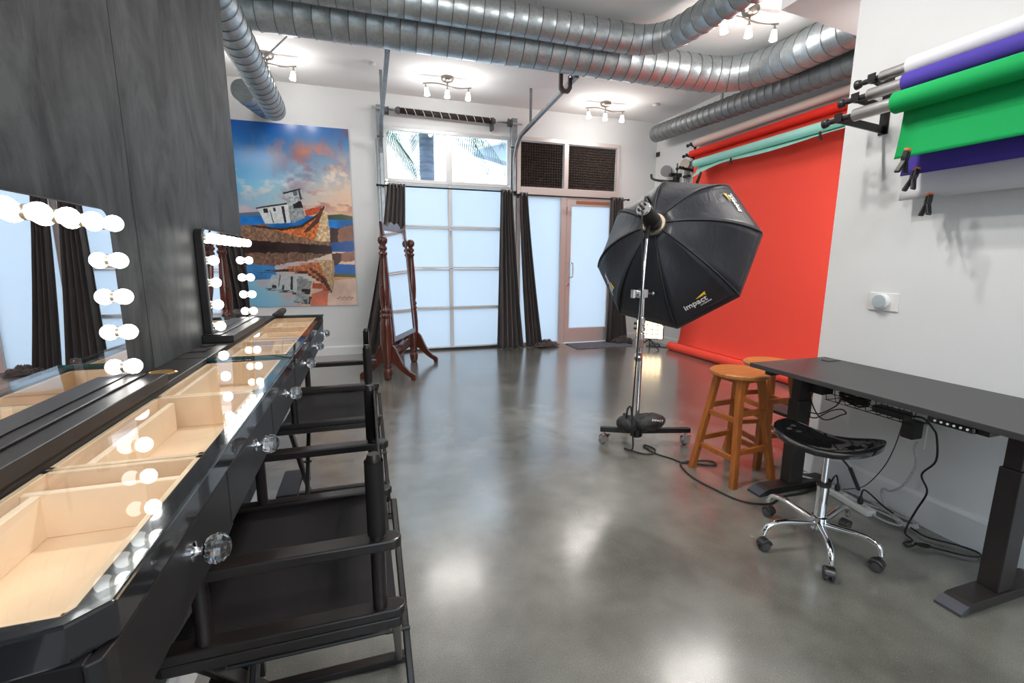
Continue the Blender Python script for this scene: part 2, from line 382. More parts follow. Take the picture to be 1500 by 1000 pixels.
baseboard('baseboard_alcove', 'y', 2.15, YB, XA, -1)
baseboard('baseboard_left', 'y', YN, 2.77, -.60, 1, h=.15)

# ------------------------------------------------------------------ sectional garage door
gd = thing('door_1', 'sectional garage door of frosted panes with two clear windows on top', None, (1.25, 6.98, 0), kind='structure')
zs = [0.03, .645, 1.235, 1.83, 2.435, 3.17]
y0, y1 = 6.955, 7.0
for i in range(5):
    za, zb = zs[i], zs[i+1]
    b = B(); fr_ = .05 if i == 4 else .022
    b.box(.33, 2.17, y0, y1, za, za+fr_); b.box(.33, 2.17, y0, y1, zb-fr_, zb-.003)
    for x in (.33, 1.245-.025, 2.12):
        wd = .018 if (i == 4 and .5 < x < 2) else 0
        b.box(x-wd, x+.05+wd, y0+.002, y1-.002, za+fr_, zb-fr_)
    sec = obj('door_section', b, 'alu', gd, bevel=.003, bseg=1)
    for k, (xa, xb) in enumerate(((.38, 1.22), (1.27, 2.12))):
        obj('pane', bx(xa-.005, xb+.005, y0+.018, y0+.026, za+fr_-.004, zb-fr_+.004), 'clear' if i == 4 else 'frost', sec)
    if i < 4:
        for x in (.36, 1.245, 2.14):
            obj('hinge', B().box(x-.02, x+.02, y0-.012, y0-.001, zb-.04, zb+.03).tube([(x-.025, y0-.014, zb), (x+.025, y0-.014, zb)], .008, 8), 'steel', sec)
obj('bottom_seal', bx(.33, 2.17, 6.95, 7.0, 0, .03), 'black_matte', gd)
obj('pull_handle', B().tube([(1.245, 6.955, 1.72), (1.245, 6.93, 1.72), (1.245, 6.93, 1.78), (1.245, 6.955, 1.78)], .006, 8), 'steel', gd)
bt = B()
bt.box(.27, .33, 6.93, 7.0, 3.17, 3.23); bt.box(.33, 2.17, 6.965, 7.0, 3.17, 3.225)
struct('trim_1', bt, 'base')

# garage tracks
def track(name, label, x, side, ztop, yend):
    t = thing(name, label, 'garage track', (x, 6.9, 0), group=None)
    prof = [(-.022, -.02), (.022, -.02), (.022, .02), (.016, .02), (.016, -.014), (-.016, -.014), (-.016, .02), (-.022, .02)]
    pth = [(x, 6.9, .02), (x, 6.9, 2.72)] + [(x, 6.9-.38*(1-math.cos(a)), 2.72+.38*math.sin(a)*1.05) for a in [PI/2*k/8 for k in range(1, 9)]] + [(x, yend, ztop)]
    P = [Vector(p) for p in pth]; b = B(); rings = []
    for i, p in enumerate(P):
        a = P[max(i-1, 0)]; c = P[min(i+1, len(P)-1)]; tg = (c-a).normalized(); xx = Vector((1, 0, 0)); nn = tg.cross(xx).normalized()
        rings.append([p+xx*u+nn*v for u, v in prof])
    n = len(prof)
    b.add([v for r in rings for v in r], [(i*n+j, i*n+(j+1) % n, (i+1)*n+(j+1) % n, (i+1)*n+j) for i in range(len(P)-1) for j in range(n)])
    obj('rail', b, 'track', t)
    s = side
    obj('angle_bracket', B().box(x-.012+s*.04, x+.012+s*.04, 6.93, 6.998, .02, 3.0).box(x-.05+s*.02, x+.05+s*.02, 6.985, 6.998, .02, 3.0), 'track', t)
    for z in (.6, 1.3, 2.0, 2.6):
        obj('bolt', B().lathe([(.012, 0), (.012, .008), (.004, .012)], (x+s*.04-s*.015, 6.95, z), 8, (-s, 0, 0)), 'steel', t)
    b = B().box(x-.045, x+.045, 6.9, 6.998, 3.02, 3.42)
    pl = obj('end_plate', b, 'track', t, bevel=.004, bseg=1)
    obj('cable_drum', B().lathe([(.05, -.03), (.062, -.026), (.05, -.02), (.05, .02), (.062, .026), (.05, .03)], (x+.0-s*.085, 6.86, 3.335), 20, (1, 0, 0)), 'darktrack', t, smooth='auto')
    return t
tl = track('garage_track', 'left garage door track, curving up beside the poster wall', .30, -1, 3.26, 4.78)
tr = track('garage_track', 'right garage door track, curving up between windows and foam panels', 2.215, 1, 3.26, 4.78)
for t, x in ((tl, .30), (tr, 2.215)):
    obj('hanger_strap', B().box(x-.018, x+.018, 4.80, 4.803, 3.26, CZ).box(x-.018, x+.018, 6.2, 6.203, 3.18, CZ), 'track', t)
sp = thing('torsion_spring', 'long dark torsion spring with white stripe above the garage windows', 'spring', (1.25, 6.86, 3.33))
obj('shaft', B().tube([(.20, 6.86, 3.36), (2.32, 6.86, 3.33)], .013, 12), 'steel', sp, smooth=True)
nn = 440
def helix(x0, x1, r, turns, n, ph=0): return [(x0+(x1-x0)*i/n, 6.86+r*math.cos(2*PI*turns*i/n+ph), (3.36+(3.33-3.36)*((x0+(x1-x0)*i/n)-.2)/2.12)+r*math.sin(2*PI*turns*i/n+ph)) for i in range(n+1)]
obj('spring_coil', B().tube([(.56, 6.86, 3.355), (1.85, 6.86, 3.337)], .036, 16).tube(helix(.56, 1.85, .036, 62, 900), .007, 4), mat('spring_brown', (.035, .025, .022, 1), .45, .3), sp, smooth=True)
obj('painted_stripe', B().tube(helix(.58, 1.83, .0435, 10.5, 260), .0035, 5), 'white_plastic', sp, smooth=True)
obj('winding_cone', B().lathe([(.045, 0), (.05, .02), (.03, .06)], (.56, 6.86, 3.355), 14, (-1, 0, 0)), 'darktrack', sp, smooth='auto')
obj('winding_cone', B().lathe([(.045, 0), (.05, .02), (.03, .06)], (1.85, 6.86, 3.337), 14, (1, 0, 0)).box(1.86, 1.885, 6.85, 6.998, 3.22, 3.36), 'darktrack', sp, smooth='auto')

# ------------------------------------------------------------------ storefront: door, sidelight and foam-filled transom
st = thing('window_1', 'aluminium storefront frame with frosted sidelight and transom', None, (3.1, 6.98, 0), kind='structure')
b = B(); F0, F1 = 6.93, 7.02
b.box(2.25, 2.33, F0, F1, 0, SZ); b.box(3.96, 4.01, F0, F1, 0, SZ); b.box(2.33, 3.96, F0, F1, 3.13, SZ)
b.box(2.33, 3.96, F0, F1, 2.33, 2.47); b.box(3.04, 3.115, F0, F1, 2.47, 3.13); b.box(3.005, 3.10, F0, F1, 0, 2.33); b.box(2.33, 3.005, F0, F1, 0, .05)
obj('window_frame', b, 'frame_alu', st, bevel=.004, bseg=1)
obj('pane', bx(2.325, 3.01, 6.97, 6.98, .045, 2.335), 'frost', st)
for xa, xb in ((2.325, 3.045), (3.11, 3.965)):
    obj('pane', bx(xa, xb, 7.0, 7.008, 2.465, 3.135), 'clear', st)
for q, (xa, xb) in enumerate(((2.333, 3.037), (3.118, 3.957))):
    nx = 20 if q else 17; nz_ = 17; b = B(); z0_, z1_ = 2.475, 3.127
    dx = (xb-xa)/nx; dz = (z1_-z0_)/nz_
    for i in range(nx):
        for j in range(nz_):
            x, z = xa+i*dx, z0_+j*dz
            b.add([(x, 6.985, z), (x+dx, 6.985, z), (x+dx, 6.985, z+dz), (x, 6.985, z+dz), (x+dx/2, 6.95, z+dz/2)], [(0, 1, 4), (1, 2, 4), (2, 3, 4), (3, 0, 4), (3, 2, 1, 0)])
    fo = obj('acoustic_foam', b, 'foam', st)
dr = thing('door_2', 'frosted glass entrance door with aluminium stiles and pull handle', None, (3.53, 6.98, 0), kind='structure')
b = B(); D0, D1 = 6.94, 6.99
b.box(3.105, 3.19, D0, D1, .02, 2.325); b.box(3.87, 3.955, D0, D1, .02, 2.325); b.box(3.19, 3.87, D0, D1, 2.22, 2.325); b.box(3.19, 3.87, D0, D1, .02, .26)
obj('door_frame', b, 'frame_alu', dr, bevel=.004, bseg=1)
obj('pane', bx(3.185, 3.875, 6.962, 6.972, .255, 2.225), 'frost', dr)
obj('door_handle', B().tube(spline([(3.15, 6.94, 1.10), (3.17, 6.88, 1.10), (3.20, 6.87, 1.11), (3.20, 6.87, 1.31), (3.17, 6.88, 1.32), (3.15, 6.94, 1.32)], 4), .011, 10), 'chrome', dr, smooth=True)
obj('lock_cylinder', B().lathe([(.022, 0), (.022, .012), (.01, .014)], (3.145, 6.94, .98), 14, (0, -1, 0)), 'chrome', dr)
obj('hinge', B().tube([(3.10, 6.93, 2.08), (3.10, 6.93, 2.2)], .012, 10), 'chrome', dr)
obj('sign_strip', bx(3.26, 3.86, D0-.003, D0, 2.245, 2.30), mat('tan_sign', srgb(150, 118, 92), .5), dr)
text_mesh('lettering', 'THIS DOOR TO REMAIN UNLOCKED DURING BUSINESS HOURS', .031, Matrix.Translation((3.56, D0-.004, 2.262)) @ Matrix.Rotation(PI/2, 4, 'X') @ Matrix.Diagonal((.62, 1, 1, 1)), 'red_dark', dr, align='CENTER')
struct('trim_threshold', bx(3.0, 4.0, 6.90, 7.02, 0, .012), 'alu')

# ------------------------------------------------------------------ outside
struct('ground_street', bx(-12, 16, -24, -2.6, -.25, -.12), 'outdark')
gp = struct('ground_outside', bx(-12, 16, 7.36, 40, -.25, -.12), 'outdark')
t = thing('white_building', 'white building across the way behind the palm tree', 'building', (2, 15, -.12))
obj('wall', bx(-8, 14, 15, 15.4, -.12, 4.9), 'stucco', t)
obj('wall_band', bx(-8, 14, 14.94, 15.0, 4.1, 4.2), mat('pale_band', (.6, .66, .72, 1), .7), t)
obj('roof_edge', bx(-8, 14, 14.8, 15.5, 4.9, 5.05), 'stucco', t)
t = thing('roof_canopy', 'grey blue roof canopy jutting in at right of the clear windows', 'canopy', (3.5, 12, 3.9))
b = B(); b.prism([(2.75, 4.02), (2.78, 3.95), (4.6, 3.55), (4.6, 4.55)], lambda u, v, q: (u, q, v), 11.6, 12.0)
obj('fascia', b, 'outgrey', t)
b = B(); b.prism([(3.0, 4.16), (4.7, 4.62), (4.7, 4.54), (2.95, 4.08)], lambda u, v, q: (u, q, v), 11.3, 11.6); obj('gutter', b, 'stucco', t)
obj('post', bx(4.5, 4.62, 11.7, 11.9, -.12, 3.9), 'outgrey', t)
pt = thing('palm_tree', 'tall palm tree outside with a blue grey trunk and drooping fronds', 'palm tree', (1.33, 10, -.12))
obj('trunk', B().lathe([(.2, 0), (.15, .4), (.145, 2.5), (.15, 4.6), (.17, 5.0), (.02, 5.2)], (1.33, 10, -.12), 16), 'palmtrunk', pt, smooth=True)
def frond(base, d, length, droop, nl=26):
    base = Vector(base); d = Vector(d).normalized(); b = B(); pts = []
    for i in range(15):
        s_ = i/14*length; pts.append(base+d*s_*math.cos(min(1.2, s_*droop*.5))+Vector((0, 0, .15*s_-droop*s_*s_)))
    b.tube(pts, [.018*(1-i/16) for i in range(15)], 5)
    side = d.cross(Vector((0, 0, 1))).normalized()
    for i in range(nl):
        f_ = .12+.86*i/nl; k = f_*14; k0 = int(k); p = pts[k0].lerp(pts[min(14, k0+1)], k-k0)
        tg = (pts[min(14, k0+1)]-pts[k0]).normalized(); L_ = .42*math.sin(PI*min(1, f_*.85+.12))+.1
        for s_ in (-1, 1):
            dd = (side*s_*.75+tg*.6+Vector((0, 0, -.55))).normalized(); w = tg*.012
            b.add([p-w, p+w, p+dd*L_*.6+w*.9+Vector((0, 0, -.02)), p+dd*L_+Vector((0, 0, -.14*L_)), p+dd*L_*.6-w*.9+Vector((0, 0, -.02))], [(0, 1, 2, 3, 4)])
    return b
def frond_path(P_):
    pts = spline(P_, 6); b = B(); n = len(pts); b.tube(pts, [.02*(1-i/(n+1)) for i in range(n)], 5)
    for i in range(n//4, n-1):
        tg = (pts[i+1]-pts[i]).normalized()
        for f_ in (0, .5):
            p = pts[i].lerp(pts[i+1], f_)
            for s_ in (-1, 1):
                dd = (Vector((s_*.75, -.1*s_, -.15))+tg*.9+Vector((0, 0, -.35))).normalized(); L_ = .34*math.sin(PI*min(1, .2+.75*i/n)); w = tg*.014
                b.add([p-w, p+w, p+dd*L_*.6+w*.8, p+dd*L_+Vector((0, 0, -.2*L_)), p+dd*L_*.6-w*.8], [(0, 1, 2, 3, 4)])
    return b
for P_ in ([(1.33, 10, 5.0), (.9, 9.6, 5.0), (.45, 9.2, 4.4), (.6, 9, 3.6), (.85, 9, 3.2), (1.06, 9, 2.75)], [(1.33, 10, 5.0), (.8, 9.8, 4.8), (.5, 9.4, 4.2), (.42, 9.2, 3.6), (.45, 9.1, 3.1)],
           [(1.33, 10, 5.0), (1.5, 9.6, 4.8), (1.65, 9.4, 4.3), (1.72, 9.3, 3.75)], [(1.33, 10, 5.0), (1.8, 9.6, 4.9), (2.1, 9.4, 4.3), (2.2, 9.3, 3.5)], [(1.33, 10, 5.0), (2.2, 9.8, 5.0), (2.8, 9.6, 4.4), (2.75, 9.4, 3.6)], [(1.33, 10, 5.0), (.6, 10.4, 5.0), (.1, 10.3, 4.4), (.0, 10.2, 3.5)]):
    obj('frond', frond_path(P_), 'frond', pt)
for dx, dy, L_, dp in ((-1, -.5, 1.3, .75), (-.95, -.1, 1.15, .95), (-.7, -.9, 1.0, .9), (-.35, -1, .9, 1.0), (.1, -1, .9, 1.0), (.45, -.9, 1.0, .8), (.85, -.6, 1.1, .7), (1, 0, 1.5, .55), (1, .5, 1.5, .5), (-1, .6, 1.4, .7), (0, 1, 1.3, .8)):
    obj('frond', frond((1.33, 10, 4.35), (dx, dy, 0), L_*1.25, dp*.75), 'frond', pt)

# ------------------------------------------------------------------ curtains and rods
def rod(name, label, x0, x1, y, z):
    t = thing(name, label, 'curtain rod', ((x0+x1)/2, y, z))
    obj('pole', B().tube([(x0, y, z), (x1, y, z)], .011, 10), 'black_satin', t, smooth=True)
    for x, s in ((x0, -1), (x1, 1)): obj('finial', B().lathe([(.011, 0), (.018, .008), (.018, .03), (.006, .038)], (x, y, z), 12, (s, 0, 0)), 'black_satin', t, smooth='auto')
    for x in (x0+.06, x1-.06): obj('bracket', B().box(x-.008, x+.008, y, 6.93, z-.02, z-.008).box(x-.012, x+.012, 6.925, 6.93, z-.04, z+.02), 'black_satin', t)
rod('curtain_rod', 'thin black curtain rod across the garage door', .25, 2.19, 6.83, 2.365)
rod('curtain_rod', 'thin black curtain rod over the glass entrance', 2.225, 4.12, 6.83, 2.335)
def curtain(label, top, bot, y, zt_, folds, amp, extra=None, puddle=0, gather=.0, grommets=3):
    x0, x1 = top; X0, X1 = bot
    t = thing('curtain', label, 'curtain', ((X0+X1)/2, y, 0))
    def fn(u, v):
        z = zt_+.03-(zt_+.02)*v
        w = v**1.25
        a = x0+(X0-x0)*w; c = x1+(X1-x1)*w
        g = gather*math.exp(-((v-.55)/.25)**2); mid = (a+c)/2; a += (mid-a)*g; c += (mid-c)*g
        am = amp*(1+.35*v)*(1+.25*math.sin(7*u+2*v))
        ph = 2*PI*folds*u+.35*math.sin(4*v+5*u)
        x = a+(c-a)*(u+.012*math.sin(2*ph)) ; yy = y+am*math.sin(ph)-.02*v
        if v > .985: yy -= .03*puddle*math.sin(9*u)
        return (x, yy, max(z, .012))
    obj('cloth', B().grid(fn, int(folds*14), 40), 'curtain', t, smooth=True, solid=.004)
    for k in range(grommets):
        x = x0+(x1-x0)*(k+.5)/grommets
        b = B().tube([(x+.0, y-.012+.028*math.cos(a), zt_+.0+.028*math.sin(a)) for a in [2*PI*q/14 for q in range(14)]], .005, 6, closed=True)
        obj('grommet', b, 'steel', t, smooth=True)
    if puddle:
        def fp(u, v):
            a = 2*PI*u; r = .02+.13*v*(1+.25*math.sin(5*a)+.1*math.sin(11*a))
            return (X1-.02+puddle*.12+r*1.45*math.cos(a), y-.06+r*.8*math.sin(a), .012+.085*(1-v)**.8+.022*math.sin(9*a+3*v)*(1-v)+.016*math.sin(14*v))
        obj('cloth_puddle', B().grid(fp, 44, 10), 'curtain', t, smooth=True, solid=.004)
    return t
curtain('dark curtain bunched at the far left of the garage door, behind the cheval mirror', (.36, .60), (-.08, .50), 6.83, 2.365, 5, .035)
curtain('dark curtain closing the right side of the garage door', (1.985, 2.16), (1.92, 2.36), 6.83, 2.365, 5, .036)
curtain('dark curtain left of the frosted sidelight, hem puddled on floor', (2.285, 2.40), (2.40, 2.68), 6.83, 2.335, 4, .034, puddle=.6, grommets=2)
curtain('dark curtain right of the entrance door, hem puddled on floor', (3.82, 4.03), (3.82, 4.22), 6.83, 2.335, 5, .034, puddle=-.7, gather=.25)

# ------------------------------------------------------------------ doormat
dm = obj('doormat', bx(3.12, 4.12, 6.42, 6.90, 0, .012), 'mat_grey', None, bevel=.004); tag(dm, 'grey rectangular doormat on the floor before the entrance door', 'doormat'); origin_to(dm, (3.6, 6.66, 0))

# ------------------------------------------------------------------ poster of a stranded boat, painted into an image made here
def boat_image(w=420, h=670):
    yy, xx = np.mgrid[0:h, 0:w]; U = (xx+.5)/w; V = (yy+.5)/h
    def vn(scx, scy, seed, oct_=5):
        out = np.zeros((h, w)); amp = 1; tot = 0
        rg = np.random.RandomState(seed)
        for o_ in range(oct_):
            gx, gy = max(2, int(scx*2**o_)), max(2, int(scy*2**o_)); g = rg.rand(gy+2, gx+2)
            fx = U*gx; fy = V*gy; ix = fx.astype(int); iy = fy.astype(int); tx = fx-ix; ty = fy-iy; tx = tx*tx*(3-2*tx); ty = ty*ty*(3-2*ty)
            out += amp*((g[iy, ix]*(1-tx)+g[iy, ix+1]*tx)*(1-ty)+(g[iy+1, ix]*(1-tx)+g[iy+1, ix+1]*tx)*ty); tot += amp; amp *= .55
        return out/tot
    img = np.zeros((h, w, 3))
    def lerp(a, b, t): return a[None, None, :]*(1-t[..., None])+b[None, None, :]*t[..., None] if a.ndim == 1 and b.ndim == 1 else a*(1-t[..., None])+b*t[..., None]
    C = lambda *c: np.array(c)/255.
    def sky(V_, U_):
        d = np.clip(V_/.48, 0, 1); warm = np.clip((U_-.25)*1.1+(d-.35)*.6, 0, 1)
        a = lerp(C(18, 84, 168), C(108, 186, 230), np.clip(d*1.5, 0, 1)); b_ = lerp(C(86, 140, 196), C(240, 206, 176), np.clip(d*1.3, 0, 1))
        return lerp(a, b_, warm)
    n1 = vn(4, 6, 3); n2 = vn(7, 9, 11); n3 = vn(5, 14, 23)
    img = sky(V, U)
    Vd = V+U*.35; n4 = vn(6, 18, 51, 6); n5 = vn(14, 22, 52, 5)
    cl = np.clip((n1*.6+n5*.4-.50)*7, 0, 1)*np.clip((U-.25)*3, 0, 1)*np.exp(-((Vd-.42)/.13)**2)
    img = lerp(img, np.broadcast_to(C(120, 96, 122), img.shape), np.clip(cl*1.0, 0, .85))
    cl2 = np.clip((n5-.47)*9, 0, 1)*np.exp(-((U-.62)/.3)**2)*np.exp(-((V-.16-.1*(U-.6))/.07)**2)
    img = lerp(img, np.broadcast_to(C(206, 122, 104), img.shape), cl2*.85)
    cl3 = np.clip((n4*.55+n5*.45-.47)*9, 0, 1)*np.clip((U-.45)*4, 0, 1)*np.exp(-((V-.26)/.09)**2)
    img = lerp(img, np.broadcast_to(C(246, 226, 206), img.shape), cl3*.8)
    cl4 = np.clip((n4-.52)*9, 0, 1)*np.clip((V-.32)/.05, 0, 1)*np.clip((.5-V)/.05, 0, 1)
    img = lerp(img, np.broadcast_to(C(170, 112, 118), img.shape), cl4*.75)
    gl = np.clip((V-.40)/.07, 0, 1)*np.clip((U-.35)*2, 0, 1); img = lerp(img, np.broadcast_to(C(250, 200, 140), img.shape), gl*.45)
    dk = np.exp(-((U-.55)**2/.03+(V-.2)**2/.006))*np.clip(n2*2-.5, 0, 1); img = lerp(img, np.broadcast_to(C(92, 84, 112), img.shape), np.clip(dk*1.0, 0, .7))
    pk = np.exp(-((U-.72)**2/.02+(V-.13)**2/.003))*np.clip(n2*2.4-.7, 0, 1); img = lerp(img, np.broadcast_to(C(224, 132, 104), img.shape), np.clip(pk*1.3, 0, .9))
    wh = np.clip((n3-.55)*7, 0, 1)*np.clip((V-.15)*6, 0, 1); img = lerp(img, np.broadcast_to(C(244, 226, 214), img.shape), wh*.6)
    lo = np.clip((V-.34)/.12, 0, 1)*np.clip((n3-.42)*5, 0, 1); img = lerp(img, np.broadcast_to(C(196, 160, 170), img.shape), lo*.5)
    w1 = vn(26, 40, 77, 4); w2 = vn(26, 40, 78, 4); wob = [0.0]
    def inpoly(P, Vv=V, Uu=U):
        Vv = Vv+(w1-.5)*wob[0]; Uu = Uu+(w2-.5)*wob[0]
        r = np.zeros(U.shape, bool); j = len(P)-1
        for i in range(len(P)):
            xi, yi = P[i]; xj, yj = P[j]
            c = ((yi > Vv) != (yj > Vv)) & (Uu < (xj-xi)*(Vv-yi)/((yj-yi)+1e-9)+xi); r ^= c; j = i
        return r
    def paint(P, col, var=.15, nz=n2, k=1, Vv=V):
        mk = inpoly(P, Vv); c = np.clip(np.array(col)/255.*(1+(nz[..., None]-.5)*2*var), 0, 1)
        img[mk] = (img*(1-k)+c*k)[mk]
    hor = .487
    img[V > hor] = 0
    wt = (V > hor-.002*0) ; img[V > hor] = (C(30, 104, 176)*(1+(n3[..., None]-.5)*.9)+0*img)[V > hor]
    paint([(0, .485), (.2, .472), (.45, .488), (0, .495)], (96, 110, 122)); paint([(.78, .478), (.9, .47), (1, .48), (1, .503), (.78, .503)], (74, 92, 74))
    # lower half mirrors the sky
    mirV = 2*.683-V; low = V > .683
    ls = sky(np.clip(mirV*.9+.02, 0, 1), U*.9); ls = lerp(ls, np.broadcast_to(C(206, 160, 160), ls.shape), np.clip((n3-.48)*5, 0, 1)*.8)
    img[low] = ls[low]
    paint([(.55, .86), (1.01, .82), (1.01, 1.01), (.5, 1.01)], (226, 196, 178), .2); paint([(.65, .82), (1.01, .81), (1.01, .84), (.65, .86)], (214, 158, 110), .2)
    paint([(.60, .93), (.75, .9), (.73, 1.01), (.58, 1.01)], (206, 120, 96), .3)
    paint([(.79, .62), (1.01, .62), (1.01, .685), (.79, .685)], (40, 84, 150)); paint([(.79, .755), (1.01, .76), (1.01, .815), (.79, .81)], (34, 98, 176)); paint([(.78, .81), (1.01, .815), (1.01, .835), (.78, .83)], (86, 92, 66))
    paint([(0, .76), (.3, .75), (.32, .84), (0, .85)], (60, 120, 176), .3)
    fine = vn(70, 90, 41, 4); wob[0] = .022
    paint([(0, .552), (.23, .54), (.404, .566), (.584, .592), (.791, .626), (.80, .69), (0, .69)], (134, 104, 84), .45, fine)
    paint([(0, .62), (.5, .64), (.8, .65), (.8, .70), (0, .70)], (58, 44, 44), .4, n2)
    paint([(0, .70), (.5, .69), (.79, .70), (.6, .735), (.3, .765), (0, .755)], (120, 92, 78), .4, fine)
    paint([(.798, .545), (.89, .55), (.884, .625), (.791, .637)], (70, 50, 44)); paint([(.87, .56), (.93, .54), (1.0, .534), (1.0, .62), (.86, .625)], (150, 104, 84), .25)
    paint([(.80, .70), (.9, .69), (.88, .74), (.8, .77)], (80, 54, 48)); paint([(.88, .69), (1, .68), (1, .735), (.88, .745)], (144, 100, 82), .25)
    wob[0] = .004
    hull = [(.142, .544), (.387, .558), (.553, .537), (.689, .476), (.76, .421), (.779, .46), (.793, .57), (.791, .626), (.711, .627), (.582, .61), (.456, .59), (.314, .568)]
    bow = [(.729, .443), (.76, .421), (.779, .46), (.793, .57), (.791, .626), (.73, .629), (.655, .621), (.7, .547)]
    inner = [(.589, .454), (.746, .426), (.693, .471), (.599, .49)]
    parts = [(hull, (206, 116, 66), .5, fine), (bow, (214, 186, 146), .4, fine), (inner, (188, 84, 54), .3, fine),
             ([(.142, .544), (.387, .558), (.553, .537), (.689, .476), (.76, .421), (.757, .437), (.69, .49), (.555, .551), (.387, .571), (.16, .553)], (66, 48, 44), .3, fine),
             ([(.72, .445), (.765, .43), (.70, .52), (.60, .575), (.56, .58), (.68, .50)], (88, 56, 46), .3, fine),
             ([(.206, .452), (.457, .422), (.467, .527), (.256, .536)], (214, 220, 222), .12, fine), ([(.25, .454), (.285, .451), (.289, .475), (.253, .478)], (40, 40, 44), .1, fine),
             ([(.397, .438), (.42, .436), (.432, .527), (.415, .53)], (44, 42, 46), .1, fine), ([(.33, .447), (.35, .445), (.353, .465), (.334, .467)], (60, 60, 66), .1, fine), ([(.30, .46), (.306, .46), (.33, .53), (.32, .53)], (90, 90, 96), .1, fine),
             ([(.19, .449), (.46, .415), (.462, .424), (.195, .457)], (70, 60, 60), .1, fine),
             ([(.456, .431), (.573, .434), (.59, .494), (.481, .529), (.462, .503)], (150, 156, 160), .35, fine), ([(.49, .412), (.563, .405), (.578, .44), (.501, .448)], (40, 34, 38), .2, fine),
             ([(.427, .367), (.559, .343), (.572, .395), (.515, .42), (.449, .427)], (168, 176, 180), .4, fine), ([(.42, .363), (.564, .336), (.57, .342), (.423, .373)], (50, 44, 44), .2, fine),
             ([(.545, .345), (.56, .343), (.575, .395), (.56, .40)], (60, 56, 60), .2, fine), ([(.50, .356), (.535, .35), (.54, .375), (.505, .38)], (90, 96, 104), .2, fine)]
    for P, c, v_, nz in parts: paint(P, c, v_, nz)
    for P, c, v_, nz in parts:
        Q = [(u+.02, .683+(.683-v)*.92+.0) for u, v in P]; Q = [(u, min(v, .99)) for u, v in Q]
        wob[0] = .014; paint(Q, tuple(x*.86 for x in c), v_, nz, .85, V+.005*np.sin(V*420+U*9))
    # signature squiggle
    for k in range(200):
        a = k/200; u = .82+.15*a; v = .955+.006*math.sin(a*60)+.004*math.sin(a*23)
        img[int(v*h), int(u*w)] = C(70, 70, 80)
    img[int(.968*h), int(.84*w):int(.95*w)] = C(90, 90, 100)
    img = np.clip(img, 0, 1)
    im = bpy.data.images.new('boat_print', w, h)
    px = np.ones((h, w, 4), np.float32); px[..., :3] = img[::-1]; im.pixels.foreach_set(px.ravel()); im.update(); im.pack()
    return im
pm = mat('poster_print', (1, 1, 1, 1), .22, spec=.5)
ti = pm.node_tree.nodes.new('ShaderNodeTexImage'); ti.image = boat_image()
pm.node_tree.links.new(ti.outputs[0], pm.node_tree.nodes['Principled BSDF'].inputs['Base Color'])
b = bx(-1.60, -.118, 6.985, 6.999, .718, 3.09)
po = obj('poster', b, pm, None); tag(po, 'large unframed photo print of a stranded fishing boat under sunset clouds', 'poster')
uvl = po.data.uv_layers.new(name='uv')
for lp in po.data.loops:
    v = po.data.vertices[lp.vertex_index].co; uvl.data[lp.index].uv = ((v.x+1.60)/1.482, (v.z-.718)/2.372)
origin_to(po, (-.86, 6.99, .718))

# ------------------------------------------------------------------ ducts
def arc_path(pts, rad, step):
    """polyline with rounded corners, resampled at a fixed step"""
    P = [Vector(p) for p in pts]; out = [P[0]]
    for i in range(1, len(P)-1):
        a = (P[i-1]-P[i]).normalized(); c = (P[i+1]-P[i]).normalized(); p0 = P[i]+a*rad; p2 = P[i]+c*rad
        for k in range(17):
            t_ = k/16; out.append(p0*(1-t_)**2+P[i]*2*t_*(1-t_)+p2*t_*t_)
    out.append(P[-1])
    L = [0]
    for i in range(1, len(out)): L.append(L[-1]+(out[i]-out[i-1]).length)
    n = max(1, round(L[-1]/step)); res = []; j = 0
    for k in range(n+1):
        s_ = L[-1]*k/n
        while j < len(L)-2 and L[j+1] < s_: j += 1
        res.append(out[j].lerp(out[j+1], (s_-L[j])/max(1e-9, L[j+1]-L[j])))
    return res
def duct(label, pts, r, rad=.3, step=.13, loc=None, m='duct', seam=.001, endcap=False, group=None, slant=.0):
    P = arc_path(pts, rad, step)
    t = thing('air_duct', label, 'duct', tuple(P[0]), group=group)
    ref = None; n = 28; fr = []
    for i, p in enumerate(P):
        tg = (P[min(i+1, len(P)-1)]-P[max(i-1, 0)]).normalized()
        if ref is None: ref = Vector((0, 0, 1))
        x = (ref-tg*ref.dot(tg)).normalized(); ref = x; fr.append((p, tg, x, tg.cross(x)))
    def ring(i, f_, rr):
        p0, t0, x0, y0 = fr[i]; p1, t1, x1, y1 = fr[min(i+1, len(fr)-1)]
        p = p0.lerp(p1, f_); tg = t0.lerp(t1, f_).normalized(); x = x0.lerp(x1, f_).normalized(); y = y0.lerp(y1, f_).normalized()
        return [p+(x*math.cos(2*PI*j/n)+y*math.sin(2*PI*j/n))*rr+tg*slant*math.cos(2*PI*j/n+.8) for j in range(n)]
    ln = (P[1]-P[0]).length; e = .006/ln
    for i in range(1, len(P)-1):
        obj('seam', B().tube(ring(i, 0, r+.002), .0045, 5, closed=True), 'seam', t, smooth=True)
    for i in range(len(P)-1):
        b = B(); rings = [ring(i, 0, r+seam), ring(i, e, r+seam), ring(i, e*1.6, r), ring(i, .5, r+.0015), ring(i, 1-e*.3, r), ring(i, 1, r+seam)]
        vs_ = [v for g in rings for v in g]
        fs = [(a*n+j, a*n+(j+1) % n, (a+1)*n+(j+1) % n, (a+1)*n+j) for a in range(5) for j in range(n)]
        if i == 0: fs.append(tuple(range(n)))
        if i == len(P)-2: fs.append(tuple(5*n+j for j in range(n)))
        b.add(vs_, fs); obj('duct_section', b, m, t, smooth='auto')
    return t
